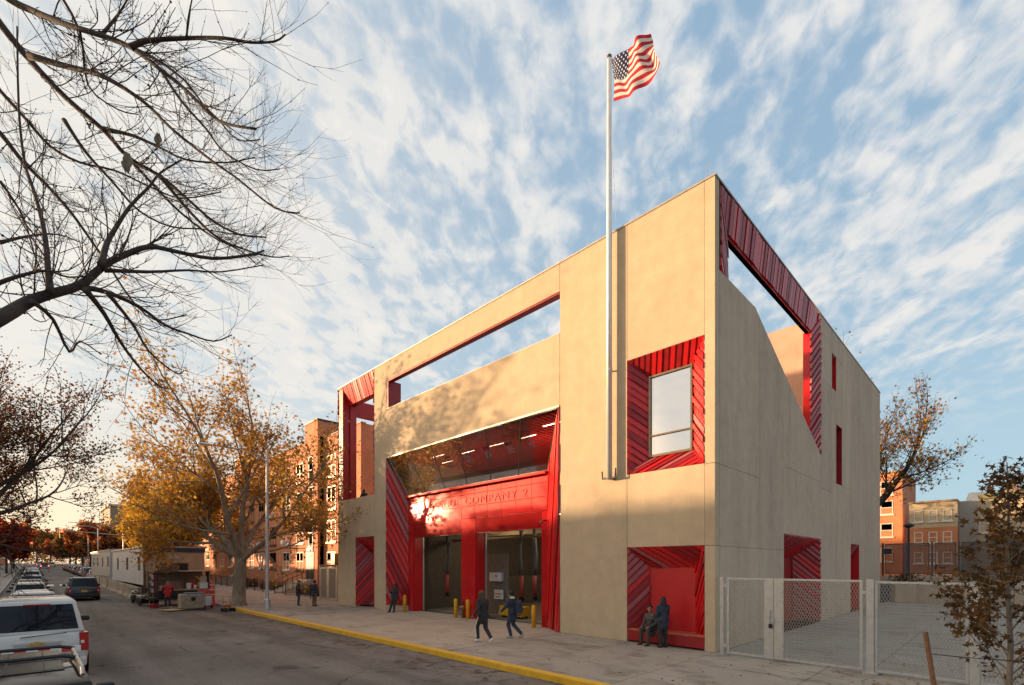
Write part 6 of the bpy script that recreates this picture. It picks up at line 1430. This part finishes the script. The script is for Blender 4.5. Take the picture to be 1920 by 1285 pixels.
mf = thing('mesh_fence', 'galvanised mesh fence running right from the gate behind the young maple', 'fence', (4.06, -.15, 0))
for k, x in enumerate((0, 1.95, 4.1, 6.3)): MB().box(x - .08, -.06, 0, x + .08, .06, 2.42).build('post', M['steel'], mf, bevel=.004)
MB().box(-.16, -.12, 0, .16, .12, .04).build('base_plate', M['steel'], mf)
for a, b in ((.10, 1.85), (2.05, 4.0), (4.2, 6.2)): leaf(mf, a, b, .06, 2.38, .05, .05, 'fence_panel')
# ---------------------------------------------------------------- yard back wall and grey screen fence
yw = thing('yard_wall', 'low tan concrete wall closing the back of the yard', 'wall', (8, 31.2, 0)); MB().box(-8.4, 0, -.2, 30, .35, 1.95).build('wall', M['conc_side'], yw)
MB().box(-8.4, -.5, -.1, -7.8, -.02, 1.4).build('pier', M['navy'], yw)
scf = thing('screen_fence', 'grey framed mesh screen fence standing on the low yard wall', 'fence', (8, 31.4, 1.95)); SL = simple('slate_frame', (.10, .10, .105), .45, .4)
for i in range(16):
    x = -8.3 + i * 1.45 if i < 3 else -8.3 + 3 * 1.45 + (i - 3) * 2.1; x2 = -8.3 + (i + 1) * 1.45 if i < 2 else -8.3 + 3 * 1.45 + (i - 2) * 2.1
    MB().box(x - .07, -.06, 0, x + .07, .06, 2.5).build('post', SL, scf)
    if i < 15:
        m = MB(); z0 = .15; m.box(x + .14, -.03, z0, x2 - .14, .03, z0 + .07); m.box(x + .14, -.03, 2.36, x2 - .14, .03, 2.45); m.box(x + .14, -.03, z0 + .07, x + .2, .03, 2.36); m.box(x2 - .2, -.03, z0 + .07, x2 - .14, .03, 2.36); pn_ = m.build('panel_frame', SL, scf)
        m = MB(); k = x + .22
        while k < x2 - .2: m.box(k, -.005, z0 + .07, k + .024, .005, 2.36); k += .042
        m.build('mesh_infill', simple('slate_mesh', (.06, .055, .055), .5) if i == 0 else MS, pn_)
        if i == 0: MS = bpy.data.materials['slate_mesh']
for x, lb in ((1.2, 'dark shrub against the yard wall nearest the station'), (5.0, 'dark shrub against the yard wall, second from the station')):
    rr_ = random.Random(int(x * 10)); tp = [(Vector((rr_.gauss(0, .5), rr_.gauss(0, .25), rr_.uniform(.2, .9))), Vector((0, 0, 1))) for _ in range(120)]
    hg = thing('shrub', lb, 'shrub', (x, 30.6, 1.2)); MB().box(-.6, -.3, -1.2, .6, .3, .15).build('planter', M['conc_side'], hg, bevel=.02); leaves(tp, rr_, 4, .08, .15, [LM['maple2'], LM['olive']], (4, 1), 'foliage', hg)
hs = thing('lamp_post', 'short dark lamp post behind the screen fence at the right', 'lamp', (-.4, 46, 0)); MB().tube([(0, 0, 0), (0, 0, 6.4)], [.12, .08], 8).build('pole', M['black'], hs); MB().lathe([(.12, 0), (.45, .15), (.40, .35), (.1, .5)], (0, 0, 6.4), 12).build('lamp_head', M['black'], hs)
parkc = place('sedan', M['p_red'], 19, 44, 'red car parked beyond the yard fence at the right edge', None, False, 4.6, 1.82, 1.48); parkc.location.z = 1.2
tag(MB().box(12, 40, -.2, 40, 52, 1.2).build('raised_lot', M['asphalt'], None), 'x y z w', 'lot'); lot = bpy.data.objects['raised_lot']; del lot['label']; del lot['category']; lot['kind'] = 'structure'
# drain covers on the yard, scattered fallen leaves
for x, y, lb in ((4.7, 6.3, 'rusty drain cover in the yard, nearer of two'), (3.4, 9.5, 'rusty drain cover in the yard, further of two')):
    m = MB(); m.lathe([(.34, -.01), (.34, .004), (.28, .010)], n=20); tag(m.build('drain_cover', M['bronze'], None, loc=(x, y, 0)), lb, 'drain cover', 'drain covers in the yard')
rl = random.Random(9); m = MB()
for k in range(1500):
    zone = rl.random()
    if zone < .4: x, y, z = rl.uniform(-60, -14), rl.uniform(-9, -6.2), None
    elif zone < .7: x, y, z = rl.uniform(-60, 2), rl.uniform(-5.8, .1), None
    else: x, y, z = rl.gauss(6, 2.2), rl.uniform(-5.8, 3), None
    zz = gz(x) + (-.143 if y < -6.17 else .008); s_ = rl.uniform(.02, .05); a = rl.random() * 6.28; c_, sn = math.cos(a) * s_, math.sin(a) * s_
    m.add([(x + c_, y + sn, zz), (x - sn, y + c_, zz + rl.uniform(.002, .02)), (x - c_, y - sn, zz), (x + sn, y - c_, zz + rl.uniform(.002, .02))], [(0, 1, 2, 3)], rl.choice((0, 0, 1)))
tag(m.build('fallen_leaves', [LM['orange'], LM['brown']], None, fix=False), 'scattered small brown leaves fallen on pavement and road', 'leaves', kind='stuff')
